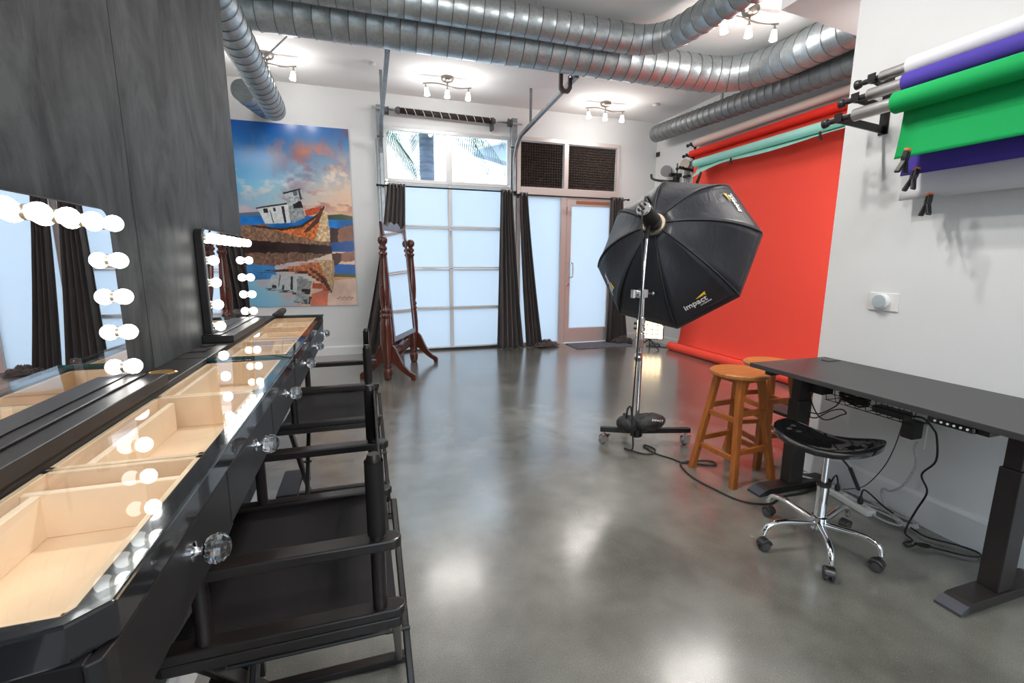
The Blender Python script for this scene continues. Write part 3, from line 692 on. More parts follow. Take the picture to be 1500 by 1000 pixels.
dA = duct('upper spiral duct crossing the ceiling nearest the camera, bending toward the soffit', [(-2.65, 4.17, 3.40), (2.80, 4.19, 3.40), (2.90, 3.0, 3.40)], .122, .36, .128, slant=.02)
dB = duct('wide spiral duct crossing the ceiling behind the thinner one and turning along the right', [(-2.65, 4.56, 3.36), (4.13, 4.56, 3.36), (4.13, 2.89, 3.36)], .172, .62, .140, slant=.025)
dC = duct('spiral duct hanging at upper left and pointing at the poster', [(-.80, 2.86, 2.98), (-.86, 6.0, 2.98)], .118, .3, .145, slant=.02)
dD = duct('slim dark spiral duct running along the right alcove wall', [(4.44, 6.60, 3.31), (4.42, 2.3, 3.14)], .120, .3, .11, slant=.015, m='duct_dull')
dE = duct('short duct stub angled against the back wall above the poster', [(-1.15, 5.95, 3.13), (-1.10, 6.98, 3.24)], .115, .3, .22)
for t in (dC,):
    obj('hanger_strap', B().tube([(-.86, 5.05, 3.07), (-.62, 5.6, CZ)], .009, 6).box(-.66, -.58, 5.57, 5.63, CZ-.012, CZ), 'track', t)
for t, x, y, z0_ in ((dA, 1.55, 4.19, 3.52), (dB, .2, 4.56, 3.53), (dB, 2.9, 4.56, 3.53)):
    obj('hanger_strap', B().box(x-.015, x+.015, y-.002, y+.002, z0_, CZ), 'track', t)
obj('hanger_strap', B().box(4.43, 4.45, 5.2, 5.23, 3.35, CZ), 'track', dD)
obj('hanger_strap', B().box(-1.1, -1.08, 6.4, 6.43, 3.19, CZ), 'track', dE)

# garage opener bracket hanging at the right track
hk = thing('hanging_bracket', 'dark U shaped metal bracket hanging at the right garage track', 'bracket', (2.15, 4.9, 3.2))
obj('hook', B().prism([(0, .17), (.035, .17), (.035, .03), (.055, .0), (.085, .0), (.105, .03), (.105, .14), (.14, .14), (.14, .01), (.11, -.035), (.03, -.035), (0, .0)], lambda u, v, q: (2.06+u, q, 3.15+v), 4.86, 4.90), mat('rusty_dark', (.06, .035, .03, 1), .5), hk, bevel=.003)
obj('strap', bx(2.065, 2.09, 4.87, 4.89, 3.3, CZ), 'track', hk); obj('bolt', B().lathe([(.014, 0), (.014, .02)], (2.18, 4.86, 3.27), 8, (0, -1, 0)), 'steel', hk)

# ------------------------------------------------------------------ track lights
def add_point(name, loc, w, rad, col=(1, .96, .91), kind='SPOT'):
    d = bpy.data.lights.new(name, kind)
    if kind == 'SPOT': d.spot_size = math.radians(165); d.spot_blend = .9
    d.energy = w; d.shadow_soft_size = rad; d.color = col
    o = bpy.data.objects.new(name, d); COL.objects.link(o); o.location = loc; return o
def make_fixture():
    t = thing('track_light', 'x', 'ceiling light', (0, 0, 0))
    obj('canopy', B().lathe([(.075, 0), (.078, -.02), (.066, -.045), (.03, -.062), (.012, -.066)], (0, 0, 0), 24), 'nickel', t, smooth='auto')
    obj('stem', B().tube([(0, 0, -.06), (0, 0, -.1)], .009, 8), 'nickel', t, smooth=True)
    pts = [(-.30+.6*i/24, .0, -.10+.018*math.sin(2*PI*i/24)) for i in range(25)]
    obj('arm', B().tube(pts, .0085, 8), 'nickel', t, smooth=True)
    for x in (-.27, 0, .27):
        z = -.10+.018*math.sin(2*PI*(x+.3)/.6)
        tilt = {-.27: .12, 0: -.05, .27: -.12}[x]
        ax = Vector((math.sin(tilt), -.08, -math.cos(tilt)))
        hd = obj('lamp_head', B().tube([(x, 0, z), Vector((x, 0, z))+ax*.04], .007, 8).lathe([(.014, 0), (.017, .01), (.017, .025)], Vector((x, 0, z))+ax*.035, 14, ax), 'nickel', t, smooth='auto')
        obj('lamp_shade', B().lathe([(.019, 0), (.021, .01), (.034, .085), (.031, .085), (.018, .012)], Vector((x, 0, z))+ax*.055, 18, ax, caps=False), 'shade', hd, smooth='auto')
    return t
fx0 = make_fixture()
dim = [.20, .19, .24, .20, 1.15, 1.0, .5, .9]
fz = [CZ]*7+[3.0]
fix = [(-.92, 6.14, 0, 'three-lamp ceiling light half hidden behind the upper left duct'),
       (1.10, 6.18, -.05, 'three-lamp ceiling light above the torsion spring of the garage door'),
       (3.42, 6.38, -.08, 'three-lamp ceiling light above the acoustic foam panels'),
       (3.42, 3.74, -.1, 'three-lamp ceiling light above the bend of the big ducts'),
       (1.10, 2.1, 0, 'unseen three-lamp ceiling light added over the middle of the floor'),  # this and the next two are out of view, added for room light
       (1.10, -.6, 0, 'unseen three-lamp ceiling light added behind the camera'),
       (-1.7, 3.9, 0, 'unseen three-lamp ceiling light added beyond the dark partition wall'),
       (3.62, 2.50, 0, 'unseen three-lamp fill light added under the soffit behind the white wall end')]  # hidden extra fixture, added to brighten the alcove and its red paper
for i, (x, y, a, lb) in enumerate(fix):
    t = fx0 if i == 0 else copy_tree(fx0)
    t.location = (x, y, fz[i]); t.rotation_euler = (0, 0, a); t['label'] = lb; t['group'] = 'three-lamp ceiling lights'
    for dx in (-.27, 0, .27):
        add_point('lamp_light', (x+dx*math.cos(a), y+dx*math.sin(a)-.01, fz[i]-.265), LAMP_W*dim[i], .03)
        add_point('lamp_glow', (x+dx*math.cos(a), y+dx*math.sin(a)-.01, fz[i]-.285), LAMP_W*(.13 if i < 4 else .015 if i == 7 else .4), .04, kind='POINT')

for x, y, lb in ((.19, 6.04, 'white ceiling smoke detector left of the middle track light'), (4.15, 6.22, 'white ceiling smoke detector near the alcove corner')):
    o = obj('smoke_detector', B().lathe([(.05, 0), (.052, -.012), (.035, -.028), (.0, -.03)], (x, y, CZ), 20), 'white_plastic', None, smooth='auto'); tag(o, lb, 'smoke detector', 'ceiling smoke detectors'); origin_to(o, (x, y, CZ))

# ------------------------------------------------------------------ vanity tables
VZ = 1.035; VX0, VX1 = -.598, -.245
def vanity(y0_, y1_, label, dividers, longs):
    t = thing('vanity_table', label, 'vanity table', (-.42, (y0_+y1_)/2, 0))
    zt_ = VZ-.008; rad = .035
    # rim of the top: back strip and front, side rails, glass on top
    b = B(); b.box(VX0, -.50, y0_, y1_, zt_-.03, VZ-.0005)
    back = obj('back_ledge', b, 'black_satin', t, bevel=.002)
    poly = [(-.50, y0_), (-.32, y0_), (-.272, y0_+.008), (VX1, y0_+.035), (VX1, y1_), (-.50, y1_), (-.50, y1_-.016), (-.277, y1_-.016), (-.277, y0_+.036), (-.283, y0_+.026), (-.50, y0_+.026)]
    b = B(); b.prism(poly, lambda u, v, q: (u, v, q), VZ-.05, VZ-.010)
    obj('top_frame', b, 'black_lacquer', t, bevel=.003)
    # glass slab with a clipped corner
    gp_ = [(-.499, y0_+.002), (-.30, y0_+.002), (VX1+.002, y0_+.05), (VX1+.002, y1_-.004), (-.499, y1_-.004)]
    b = B(); b.prism(gp_, lambda u, v, q: (u, v, q), VZ-.0095, VZ-.001)
    obj('glass_top', b, 'clear', t)
    b = B(); b.prism([(-.499, y1_-.010), (VX1+.004, y1_-.010), (VX1+.004, y1_-.004), (-.499, y1_-.004)], lambda u, v, q: (u, v, q), VZ-.010, VZ-.0005)
    obj('glass_edge', b, mat('green_glass_edge', (.02, .07, .065, 1), .05), t)
    # carcass
    b = B(); b.box(VX0, VX1-.016, y0_+.006, y0_+.022, VZ-.155, VZ-.05); b.box(VX0, VX1-.016, y1_-.02, y1_-.004, VZ-.155, VZ-.05)
    b.box(VX0, VX1-.016, y0_+.022, y1_-.02, VZ-.155, VZ-.147); b.box(VX0, -.590, y0_+.022, y1_-.02, VZ-.147, VZ-.045)
    b.box(VX0, -.50, y0_+.022, y1_-.02, VZ-.051, VZ-.042)
    obj('body', b, 'black_satin', t, bevel=.002)
    for k in range(3):
        a = y0_+(y1_-y0_)*k/3; c = y0_+(y1_-y0_)*(k+1)/3
        g0 = .0 if k == 0 else .002; g1 = 0 if k == 2 else .002
        if k == 0:
            f_ = B(); f_.prism([(VX1-.016, a), (VX1-.016, a+.005), (VX1-.004, a+.012), (VX1-.002, a+.03), (VX1-.002, c-g1), (VX1-.016, c-g1)], lambda u, v, q: (u, v, q), VZ-.152, VZ-.052)
        else: f_ = bx(VX1-.016, VX1-.002, a+g0, c-g1, VZ-.152, VZ-.052)
        d = obj('drawer', f_, 'black_satin', t, bevel=.002)
        # wood tray inside
        w = B(); xa, xb = -.498, -.279; a2, c2 = a+(.028 if k == 0 else .003), c-(.02 if k == 2 else .003)
        w.box(xa, xb, a2, c2, VZ-.10, VZ-.092)
        for q in ((xa, xa+.010, a2, c2), (xb-.010, xb, a2, c2), (xa, xb, a2, a2+.010), (xa, xb, c2-.010, c2)): w.box(q[0], q[1], q[2], q[3], VZ-.092, VZ-.016)
        obj('wooden_tray', w, 'maple', d, bevel=.001, bseg=1)
        for (ya, x0_, x1_) in dividers:
            if a2+.02 < ya < c2-.02: obj('divider', bx(x0_, x1_, ya-.006, ya+.006, VZ-.092, VZ-.022), 'maple_l', d, bevel=.001, bseg=1)
        for (xx_, ya, yb) in longs:
            ya2, yb2 = max(ya, a2+.01), min(yb, c2-.01)
            if yb2-ya2 > .03: obj('divider', bx(xx_-.006, xx_+.006, ya2, yb2, VZ-.092, VZ-.024), 'maple_l', d, bevel=.001, bseg=1)
        ky = (a+c)/2+(.02 if k == 0 else 0); kz = VZ-.085
        kn = obj('knob_stem', B().lathe([(.014, -.002), (.014, .002), (.007, .004), (.005, .007), (.005, .010), (.008, .012), (.008, .014)], (VX1, ky, kz), 16, (1, 0, 0)), 'chrome', d, smooth='auto')
        # faceted crystal
        pr_ = [(.007, 0), (.014, .003), (.0195, .010), (.021, .018), (.0185, .026), (.013, .032), (.006, .0345)]
        obj('crystal_knob', B().lathe(pr_, (VX1+.012, ky, kz), 12, (1, 0, 0)), 'crystal', d)
    return t
vanity(.46, 1.706, 'near black vanity table with glass top over pale wooden drawers',
       [(.805, -.488, -.289), (.893, -.488, -.289), (1.31, -.488, -.289)],
       [(-.47, .47, .80), (-.455, .90, 1.26), (-.47, 1.33, 1.69)])
vanity(1.710, 2.93, 'far black vanity table with glass top, standing toward the poster',
       [(2.02, -.488, -.289), (2.22, -.488, -.289), (2.375, -.488, -.289), (2.58, -.488, -.289), (2.74, -.488, -.289)],
       [(-.46, 1.74, 2.0), (-.45, 2.24, 2.37), (-.44, 2.6, 2.74)])
# steel angle ledge supports under both tables stand against the wall
# legs of the vanity tables are hidden; a wall cleat carries each body
for y in (.9, 1.4, 2.1, 2.6):
    pass
# cup holder and tool slots in the ledge
o = thing('cup_holder', 'round brass cup holder let into the black vanity ledge', 'cup holder', (-.555, 1.505, VZ))
obj('brass_ring', B().lathe([(.026, .0), (.031, .003), (.036, .0), (.036, -.001)], (-.556, 1.505, VZ), 28, caps=False), 'brass', o, smooth='auto')
obj('brass_cup', B().lathe([(.031, .0025), (.026, .0012), (0, .0008)], (-.556, 1.505, VZ), 28, caps=False), mat('brass_dark', (.7, .42, .14, 1), .35, .9), o, smooth='auto')
o = thing('tool_slot', 'wide rectangular slot in the black ledge of the far vanity', 'slot', (-.565, 1.845, VZ))
obj('slot_rim', bx(-.592, -.535, 1.815, 1.885, VZ, VZ+.0015), 'black_gloss', o); obj('slot_dark_sheet', bx(-.587, -.540, 1.82, 1.88, VZ+.0015, VZ+.002), mat('slot_shade_black', (.004, .004, .004, 1), .9), o)  # near-black sheet on the rim paints the shade inside the slot
o = thing('tool_slot', 'round slot beside the base of the far lighted mirror', 'slot', (-.565, 1.955, VZ))
obj('slot_rim', B().lathe([(.026, 0), (.026, .0015)], (-.565, 1.950, VZ), 20), 'black_gloss', o); obj('slot_dark_sheet', B().lathe([(.022, .0015), (.022, .002)], (-.565, 1.950, VZ), 20), bpy.data.materials['slot_shade_black'], o)  # the slot's dark inside is a flat black disc on the rim
# dark cloth object at the far end
o = thing('styling_brush', 'dark lump of cloth lying on the far corner of the vanity', 'cloth', (-.46, 2.89, VZ))
obj('cloth_lump', B().tube(spline([(-.505, 2.875, VZ+.008), (-.485, 2.88, VZ+.013), (-.465, 2.885, VZ+.022), (-.447, 2.89, VZ+.024), (-.438, 2.892, VZ+.02)], 4), [.004, .007, .009, .011, .0125, .014, .015, .017, .019, .021, .022, .023, .022, .021, .018, .013, .006], 12), 'black_matte', o, smooth=True)
o.name = 'folded_cloth'

# ------------------------------------------------------------------ lighted mirrors
def lighted_mirror(label, y0_, y1_, by0, by1, ncol, ntop, left_col):
    t = thing('lighted_mirror', label, 'mirror', (-.55, (y0_+y1_)/2, VZ))
    xb, xf = -.599, -.566; z0_, z1_ = VZ+.032, 1.465
    obj('mirror_base', B().box(-.599, -.492, by0, by1, VZ+.0005, VZ+.028).box(-.599, -.535, by0+.004, by1-.004, VZ+.028, VZ+.033), 'black_satin', t, bevel=.003)
    # rounded frame shell behind the glass
    rr = .03; poly = []
    for cx, cz, a0 in ((y1_-rr, z1_-rr, 0), (y0_+rr, z1_-rr, PI/2)):
        for k in range(7): a = a0+PI/2*k/6; poly.append((cx+rr*math.cos(a), cz+rr*math.sin(a)))
    poly += [(y0_, z0_), (y1_, z0_)]
    b = B(); b.prism(poly, lambda u, v, q: (q, u, v), xb, xf-.004)
    obj('frame', b, 'black_satin', t, bevel=.004)
    cy_, cz_ = (y0_+y1_)/2, (z0_+z1_)/2
    b = B(); b.prism([(cy_+(u-cy_)*.985, cz_+(v-cz_)*.982) for u, v in poly], lambda u, v, q: (q, u, v), xf-.004, xf-.0005)
    obj('mirror_glass', b, 'mirror', t)
    b = B()
    br = .0185
    pos = []
    for k in range(ntop): pos.append((y0_+.028+(y1_-y0_-.056)*k/(ntop-1), z1_-.034))
    for k in range(ncol):
        z = z1_-.034-(k+1)*.0845
        pos.append((y1_-.028, z))
        if left_col: pos.append((y0_+.028, z))
    for (y, z) in pos:
        s_ = obj('bulb_socket', B().lathe([(.014, 0), (.014, .004), (.009, .006)], (xf-.0005, y, z), 14, (1, 0, 0)), 'screw', t, smooth='auto')
        obj('bulb', B().ball((xf+.0185, y, z), br, 14, 8), 'bulb', s_, smooth=True)
    return t
lighted_mirror('near lighted mirror with globe bulbs standing on the black vanity ledge', .60, 1.355, .55, 1.365, 4, 9, True)
lighted_mirror('far lighted mirror with globe bulbs beside the poster', 2.03, 2.665, 2.0, 2.60, 4, 8, True)

# ------------------------------------------------------------------ director chairs (local frame: x front(-)/back(+), y width)
def make_chair():
    t = thing('director_chair', 'x', 'chair', (0, 0, 0))
    hw = .28; sz = .60; az = .765
    def rail(y, z, x0_, x1_, w, h, nm, m='chair_wood'):
        poly = []; r_ = w/2
        for k in range(9): a = -PI/2+PI*k/8; poly.append((x1_-r_+r_*math.cos(a), y+r_*math.sin(a)))
        for k in range(9): a = PI/2+PI*k/8; poly.append((x0_+r_+r_*math.cos(a), y+r_*math.sin(a)))
        b = B(); b.prism(poly, lambda u, v, q: (u, v, q), z-h, z); return obj(nm, b, m, t, bevel=.004)
    for s in (-1, 1):
        rail(s*hw, sz, -.43, .055, .042, .022, 'seat_rail'); rail(s*hw, sz-.024, -.425, .05, .036, .026, 'lower_rail')
        rail(s*hw, az, -.40, .05, .044, .024, 'armrest')
        obj('front_post', B().tube([(-.335, s*hw, sz), (-.335, s*hw, az-.02)], .0155, 12), 'chair_wood', t, smooth='auto')
        bp = obj('back_post', B().tube([(.0, s*hw, sz), (.0, s*hw, .945), (0, s*hw, .955)], [.0155, .0155, .012], 14), 'chair_wood', t, smooth='auto')
        rail(s*.195, .026, -.42, .095, .034, .026, 'floor_bar')
    # crossed legs, front pair and back pair
    for x in (-.345, .045):
        for k, s in enumerate((-1, 1)):
            xx_ = x+(.013 if k else -.013)
            b = B(); p0 = Vector((xx_, s*(hw-.01), sz-.045)); p1 = Vector((xx_+(.02 if x > 0 else 0), -s*.195, .02))
            d = (p1-p0).normalized(); nn_ = d.cross(Vector((1, 0, 0)))
            vs_ = [p+Vector((a*.010, 0, 0))+nn_*c_*.017 for p in (p0, p1) for a, c_ in ((-1, -1), (1, -1), (1, 1), (-1, 1))]
            b.add(vs_, [(3, 2, 1, 0), (4, 5, 6, 7), (0, 1, 5, 4), (1, 2, 6, 5), (2, 3, 7, 6), (3, 0, 4, 7)])
            obj('leg', b, 'chair_wood', t, bevel=.004)
        obj('pivot_bolt', B().tube([(x-.035, 0, (sz-.025)/2), (x+.035, 0, (sz-.025)/2)], .006, 8), 'black_plastic', t)
    for y in (-.15, .15): obj('brace', B().tube([(-.345, y, .42), (.02, y, .42)], .006, 8), 'black_plastic', t)
    obj('footrest', bx(-.47, -.37, -.15, .15, .165, .183), 'chair_wood', t, bevel=.003)
    for y in (-.15, .13): obj('footrest_bracket', bx(-.38, -.34, y, y+.02, .12, .165), 'black_plastic', t)
    def seat(u, v):
        y = -hw+.012+(2*hw-.024)*v; x = -.405+.44*u
        return (x, y, sz-.012-.028*math.sin(PI*v)**.8)
    obj('seat', B().grid(seat, 8, 16), 'canvas', t, smooth=True, solid=.004)
    def back(u, v):
        y = -hw+2*hw*v; z = .775+.165*u
        return (.012, y, z)
    bk = obj('backrest', B().grid(back, 4, 16), 'canvas', t, smooth=True, solid=.005)
    for s in (-1, 1):
        b = B(); b.tube([(0, s*hw, .775), (0, s*hw, .94)], .0195, 16, caps=False); obj('sleeve', b, 'canvas', bk, smooth=True)
    return t
c1 = make_chair(); c1.location = (0, 1.228, 0)
c1['label'] = 'black director chair nearest the camera, at the near vanity table'; c1['group'] = 'black director chairs at the vanity'
c2 = copy_tree(c1); c2.location = (-.005, 2.545, 0); c2['label'] = 'black director chair farther back, toward the cheval mirror'

# ------------------------------------------------------------------ cheval mirror
cm = thing('cheval_mirror', 'mahogany cheval mirror with turned posts standing before the garage door', 'mirror', (.40, 5.77, 0))
A = Vector((.207, 5.33, 0)); Bp = Vector((.590, 6.23, 0)); dr_ = (Bp-A).normalized(); nr = Vector((dr_.y, -dr_.x, 0))
prof = [(.034, 0), (.044, .012), (.05, .05), (.055, .10), (.05, .125), (.04, .135), (.048, .15), (.052, .165), (.046, .18), (.05, .19), (.062, .23), (.067, .36), (.067, .56), (.060, .66), (.055, .70),
        (.048, .712), (.058, .725), (.061, .74), (.052, .755), (.046, .765), (.056, .78), (.06, .795), (.052, .812), (.042, .825), (.050, .87), (.055, .98), (.053, 1.08), (.045, 1.22), (.036, 1.36), (.034, 1.40), (.046, 1.415), (.048, 1.43),
        (.036, 1.445), (.030, 1.455), (.044, 1.47), (.047, 1.487), (.036, 1.503), (.026, 1.512), (.03, 1.52), (.048, 1.538), (.054, 1.565), (.048, 1.592), (.03, 1.61), (0, 1.618)]
for P_ in (A, Bp):
    po_ = obj('post', B().lathe(prof, P_, 20), 'mahogany', cm, smooth=True)
    for s in (-1, 1):
        # S-curved foot in the plane across the mirror
        top = [(.03, .40), (.07, .405), (.11, .36), (.15, .27), (.20, .17), (.26, .105), (.31, .08), (.33, .06), (.33, .0), (.28, .0), (.27, .035), (.22, .065), (.16, .11), (.10, .17), (.06, .20), (.03, .21)]
        ft = B(); ft.prism(top, lambda u, v, q, P_=P_, s=s: P_+nr*(s*u)+dr_*q+Vector((0, 0, v)), -.02, .02)
        obj('foot', ft, 'mahogany', cm, bevel=.006)
mid0, mid1 = A+dr_*.05, Bp-dr_*.05
sb = B(); Lc = (mid1-mid0).length
sb.prism([(0, .26), (Lc, .26), (Lc, .36), (Lc*.7, .35), (Lc*.5, .37), (Lc*.3, .35), (0, .36)], lambda u, v, q: mid0+dr_*u+nr*q+Vector((0, 0, v)), -.012, .012)
obj('stretcher', sb, 'mahogany', cm, bevel=.004)
ptilt = math.radians(4.0); piv = 1.08
def cmp_(u, v, q):   # u along width from A, v height above pivot, q along normal
    return A+dr_*u+nr*(q*math.cos(ptilt)-v*math.sin(ptilt))+Vector((0, 0, piv+v*math.cos(ptilt)+q*math.sin(ptilt)))
LW = (Bp-A).length; e0, e1 = .085, LW-.085; vb, vt = -.66, .60
b = B()
b.prism([(e0, vb), (e0+.05, vb), (e0+.05, vt+.06), (e0, vt+.10)], cmp_, -.016, .016)
obj('stile', b, 'mahogany', cm, bevel=.003)
b = B(); b.prism([(e1-.05, vb), (e1, vb), (e1, vt+.10), (e1-.05, vt+.06)], cmp_, -.016, .016); obj('stile', b, 'mahogany', cm, bevel=.003)
b = B(); b.prism([(e0+.05, vb), (e1-.05, vb), (e1-.05, vb+.06), (e0+.05, vb+.06)], cmp_, -.014, .014); obj('bottom_rail', b, 'mahogany', cm, bevel=.003)
cr_ = [(e0+.05, vt)]+[(e1-.05, vt)]
for k in range(17):
    u = e1-.05-(e1-e0-.10)*k/16; s_ = k/16; cr_.append((u, vt+.055+.05*math.sin(PI*s_)**2+.018*math.cos(6*PI*s_)))
b = B(); b.prism(cr_, cmp_, -.014, .014); obj('crest_rail', b, 'mahogany', cm, bevel=.003)
b = B(); b.prism([(e0+.045, vb+.055), (e1-.045, vb+.055), (e1-.045, vt+.005), (e0+.045, vt+.005)], cmp_, .0, .006); obj('mirror_glass', b, 'mirror', cm)
b = B(); b.prism([(e0+.045, vb+.055), (e1-.045, vb+.055), (e1-.045, vt+.005), (e0+.045, vt+.005)], cmp_, -.01, -.001); obj('back_panel', b, 'black_matte', cm)
for P_, s in ((A, 1), (Bp, -1)):
    obj('pivot_knob', B().tube([P_+dr_*s*.09+Vector((0, 0, piv)), P_-dr_*s*.055+Vector((0, 0, piv))], .008, 8).ball(P_-dr_*s*.065+Vector((0, 0, piv)), .018, 10, 6), 'mahogany', cm, smooth=True)

# ------------------------------------------------------------------ paper rolls in the alcove
def paper_roll(name, label, x, z, y0_, y1_, r, m, hem=None, clampy=None, group=None, floorpaper=False, xhem=None, wave=0, core=.0):
    t = thing(name, label, 'paper roll', (x, (y0_+y1_)/2, z), group=group)
    obj('roll', B().lathe([(r*.62, .0), (r, .002), (r, (y1_-y0_)-.002), (r*.62, y1_-y0_)], (x, y0_, z), 28, (0, 1, 0)), m, t, smooth='auto')
    if core: obj('core_tube', B().tube([(x, y0_-.02, z), (x, y1_+core, z)], r*.62, 20), 'steel', t, smooth='auto')
    else: obj('core_tube', B().tube([(x, y0_-.02, z), (x, y1_+.03, z)], r*.45, 16), 'black_satin', t, smooth='auto')
    if hem is not None:
        xs = xhem if xhem is not None else x-r
        def fn(u, v):
            y = y0_+.01+(y1_-y0_-.02)*u; zz = z+(hem(u) - z)*v
            xx_ = (x+r+.001)+(xs-(x+r))*v**2
            xx_ += wave*math.sin(PI*v)*math.sin(6*u)
            return (xx_, y, zz)
        obj('hanging_sheet', B().grid(fn, 30, 14), m, t, smooth=True, solid=.0012)
    return t
def bracket3(label, y, rolls, xw, s, group):
    """wall plate with three stepped arms and expander knobs; s=+1 knobs toward +Y"""
    t = thing('roll_bracket', label, 'bracket', (xw, y, rolls[0][1]), group=group)
    zs_ = [z for x, z in rolls]
    obj('wall_plate', bx(xw-.006, xw, y-.025, y+.025, min(zs_)-.05, max(zs_)+.05), 'black_satin', t, bevel=.002)
    obj('screw', B().lathe([(.006, 0), (.004, .003)], (xw-.006, y, min(zs_)-.03), 8, (-1, 0, 0)).lathe([(.006, 0), (.004, .003)], (xw-.006, y, max(zs_)+.03), 8, (-1, 0, 0)), 'steel', t)
    for x, z in rolls:
        b = B(); b.prism([(xw-.005, z-.045), (xw-.005, z-.005), (x, z+.018), (x-.018, z+.018), (x-.018, z-.014), (x, z-.02)], lambda u, v, q: (u, q, v), y-.006, y+.006)
        arm = obj('arm', b, 'black_satin', t, bevel=.002)
        obj('cradle', B().box(x-.02, x+.02, y-.02, y+.02, z-.016, z-.010).box(x-.02, x-.015, y-.02, y+.02, z-.012, z+.026).box(x+.015, x+.02, y-.02, y+.02, z-.012, z+.02), 'black_satin', arm)
        obj('expander', B().tube([(x, y-s*.05, z), (x, y+s*.05, z)], .014, 14).lathe([(.008, 0), (.009, .012), (.02, .018), (.024, .03), (.024, .04), (.012, .046)], (x, y+s*.05, z), 16, (0, s, 0)), 'black_plastic', arm, smooth='auto')
    return t
AL = [(4.66, 3.045), (4.60, 2.89), (4.50, 2.71)]
ALr = (.050, .046, .050)
paper_roll('paper_roll', 'cream paper roll highest on the alcove wall', AL[0][0], AL[0][1], 3.02, 5.95, ALr[0], 'cream_paper', group='paper rolls on the alcove wall')
paper_roll('paper_roll', 'bright red paper roll whose sheet hangs to the floor', AL[1][0], AL[1][1], 3.02, 5.95, ALr[1], 'red_dark', group='paper rolls on the alcove wall')
hemt = lambda u: 2.60+.0*u-.11*max(0, (u-.72)/.28)**1.5+.015*math.sin(9*u)
tr_ = paper_roll('paper_roll', 'mint green paper roll lowest on the alcove wall with uneven hem', AL[2][0], AL[2][1], 3.02, 5.72, ALr[2], 'teal_paper', hem=hemt, xhem=4.42, wave=.01, group='paper rolls on the alcove wall')
bracket3('black three-arm roll bracket at the far end of the alcove rolls', 6.03, [(x, z) for x, z in AL], XA, 1, 'alcove roll brackets')
bracket3('black three-arm roll bracket hidden behind the white wall end', 2.95, [(x, z) for x, z in AL], XA, -1, 'alcove roll brackets')
# red backdrop: a hanging sheet sweeping onto the floor and a loose roll at its foot
rb = thing('red_backdrop', 'wide red paper backdrop hanging over the alcove wall', 'backdrop', (4.6, 4.5, 0))
ps = [(4.648, 2.885), (4.645, 2.4), (4.635, 1.2), (4.62, .5), (4.60, .22), (4.57, .11)]
ps = [(p.x, p.y) for p in spline([(a, c, 0) for a, c in ps], 5)]
YA, YC = 3.06, 5.93
obj('sheet', B().grid(lambda u, v: (ps[round(u*(len(ps)-1))][0], YA+(YC-YA)*v, ps[round(u*(len(ps)-1))][1]), len(ps)-1, 6), 'red_paper', rb, smooth=True, solid=.0015)
obj('floor_roll', B().lathe([(.03, 0), (.062, .002), (.062, 2.998), (.03, 3.0)], (4.50, 3.02, .0635), 28, (.0, 1, 0)), 'red_paper', rb, smooth='auto')

# ------------------------------------------------------------------ paper rolls on the near right wall
NR = [(2.60, 2.30), (2.50, 2.195), (2.40, 2.085)]
paper_roll('paper_roll', 'white paper roll, topmost of the three on the near right wall', NR[0][0], NR[0][1], -.9, 1.76, .043, 'white_paper', hem=lambda u: 1.665, xhem=2.64, group='paper rolls on the near right wall', core=.13)
paper_roll('paper_roll', 'violet paper roll between the white and green rolls', NR[1][0], NR[1][1], -.9, 1.70, .045, 'purple_paper', hem=lambda u: 1.77, xhem=2.535, group='paper rolls on the near right wall', core=.17)
paper_roll('paper_roll', 'green paper roll, lowest and nearest on the near right wall', NR[2][0], NR[2][1], -.9, 1.665, .048, 'green_paper', hem=lambda u: 1.835, xhem=2.425, group='paper rolls on the near right wall', core=.19)
bracket3('black three-arm roll bracket on the white wall corner', 1.93, NR, XW, 1, 'near wall roll brackets')
bracket3('black three-arm roll bracket behind the camera', -1.05, NR, XW, -1, 'near wall roll brackets')

# spring clamps
def make_clamp():
    t = thing('spring_clamp', 'x', 'clamp', (0, 0, 0))
    for s in (-1, 1):
        b = B(); b.prism([(s*.004, .045), (s*.012, .04), (s*.016, .012), (s*.013, -.005), (s*.034, -.050), (s*.030, -.058), (s*.020, -.056), (s*.004, -.012), (s*.003, .02)], lambda u, v, q: (u, q, v), -.010, .010)
        obj('handle', b, 'black_plastic', t, bevel=.002, bseg=1)
        obj('jaw_pad', bx(min(s*.001, s*.010), max(s*.001, s*.010), -.010, .010, .034, .050), 'orange', t, bevel=.002, bseg=1)
    obj('pivot', B().tube([(0, -.013, 0), (0, .013, 0)], .007, 10), 'black_plastic', t)
    return t
k0 = make_clamp()
def place_clamp(o, x, y, z, rz, tilt, label, group, sc=1):
    o.location = (x, y, z); o.rotation_euler = (tilt, 0, rz); o['label'] = label; o['group'] = group; o.scale = (sc,)*3
g_ = 'spring clamps on the hems of the near rolls'
place_clamp(k0, 2.378, 1.575, 1.815, 0, .15, 'black spring clamp with orange tips on the green hem', g_)
place_clamp(copy_tree(k0), 2.49, 1.60, 1.745, 1.2, .25, 'black spring clamp on the violet hem just below the green', g_)
place_clamp(copy_tree(k0), 2.615, 1.60, 1.635, 1.1, .1, 'black spring clamp with orange tips on the white hem', g_)
g_ = 'spring clamps on the hem of the mint sheet'
place_clamp(copy_tree(k0), 4.41, 5.50, 2.49, .8, .3, 'black spring clamp at the drooping left corner of the mint sheet', g_, 1.5)
for y, z, lb in ((4.95, 2.60, 'black clamp a little right of the drooping mint corner'), (3.75, 2.61, 'black clamp on the mint hem near the white wall end')):
    place_clamp(copy_tree(k0), 4.42, y, z, 0, 0, lb, g_, .8)

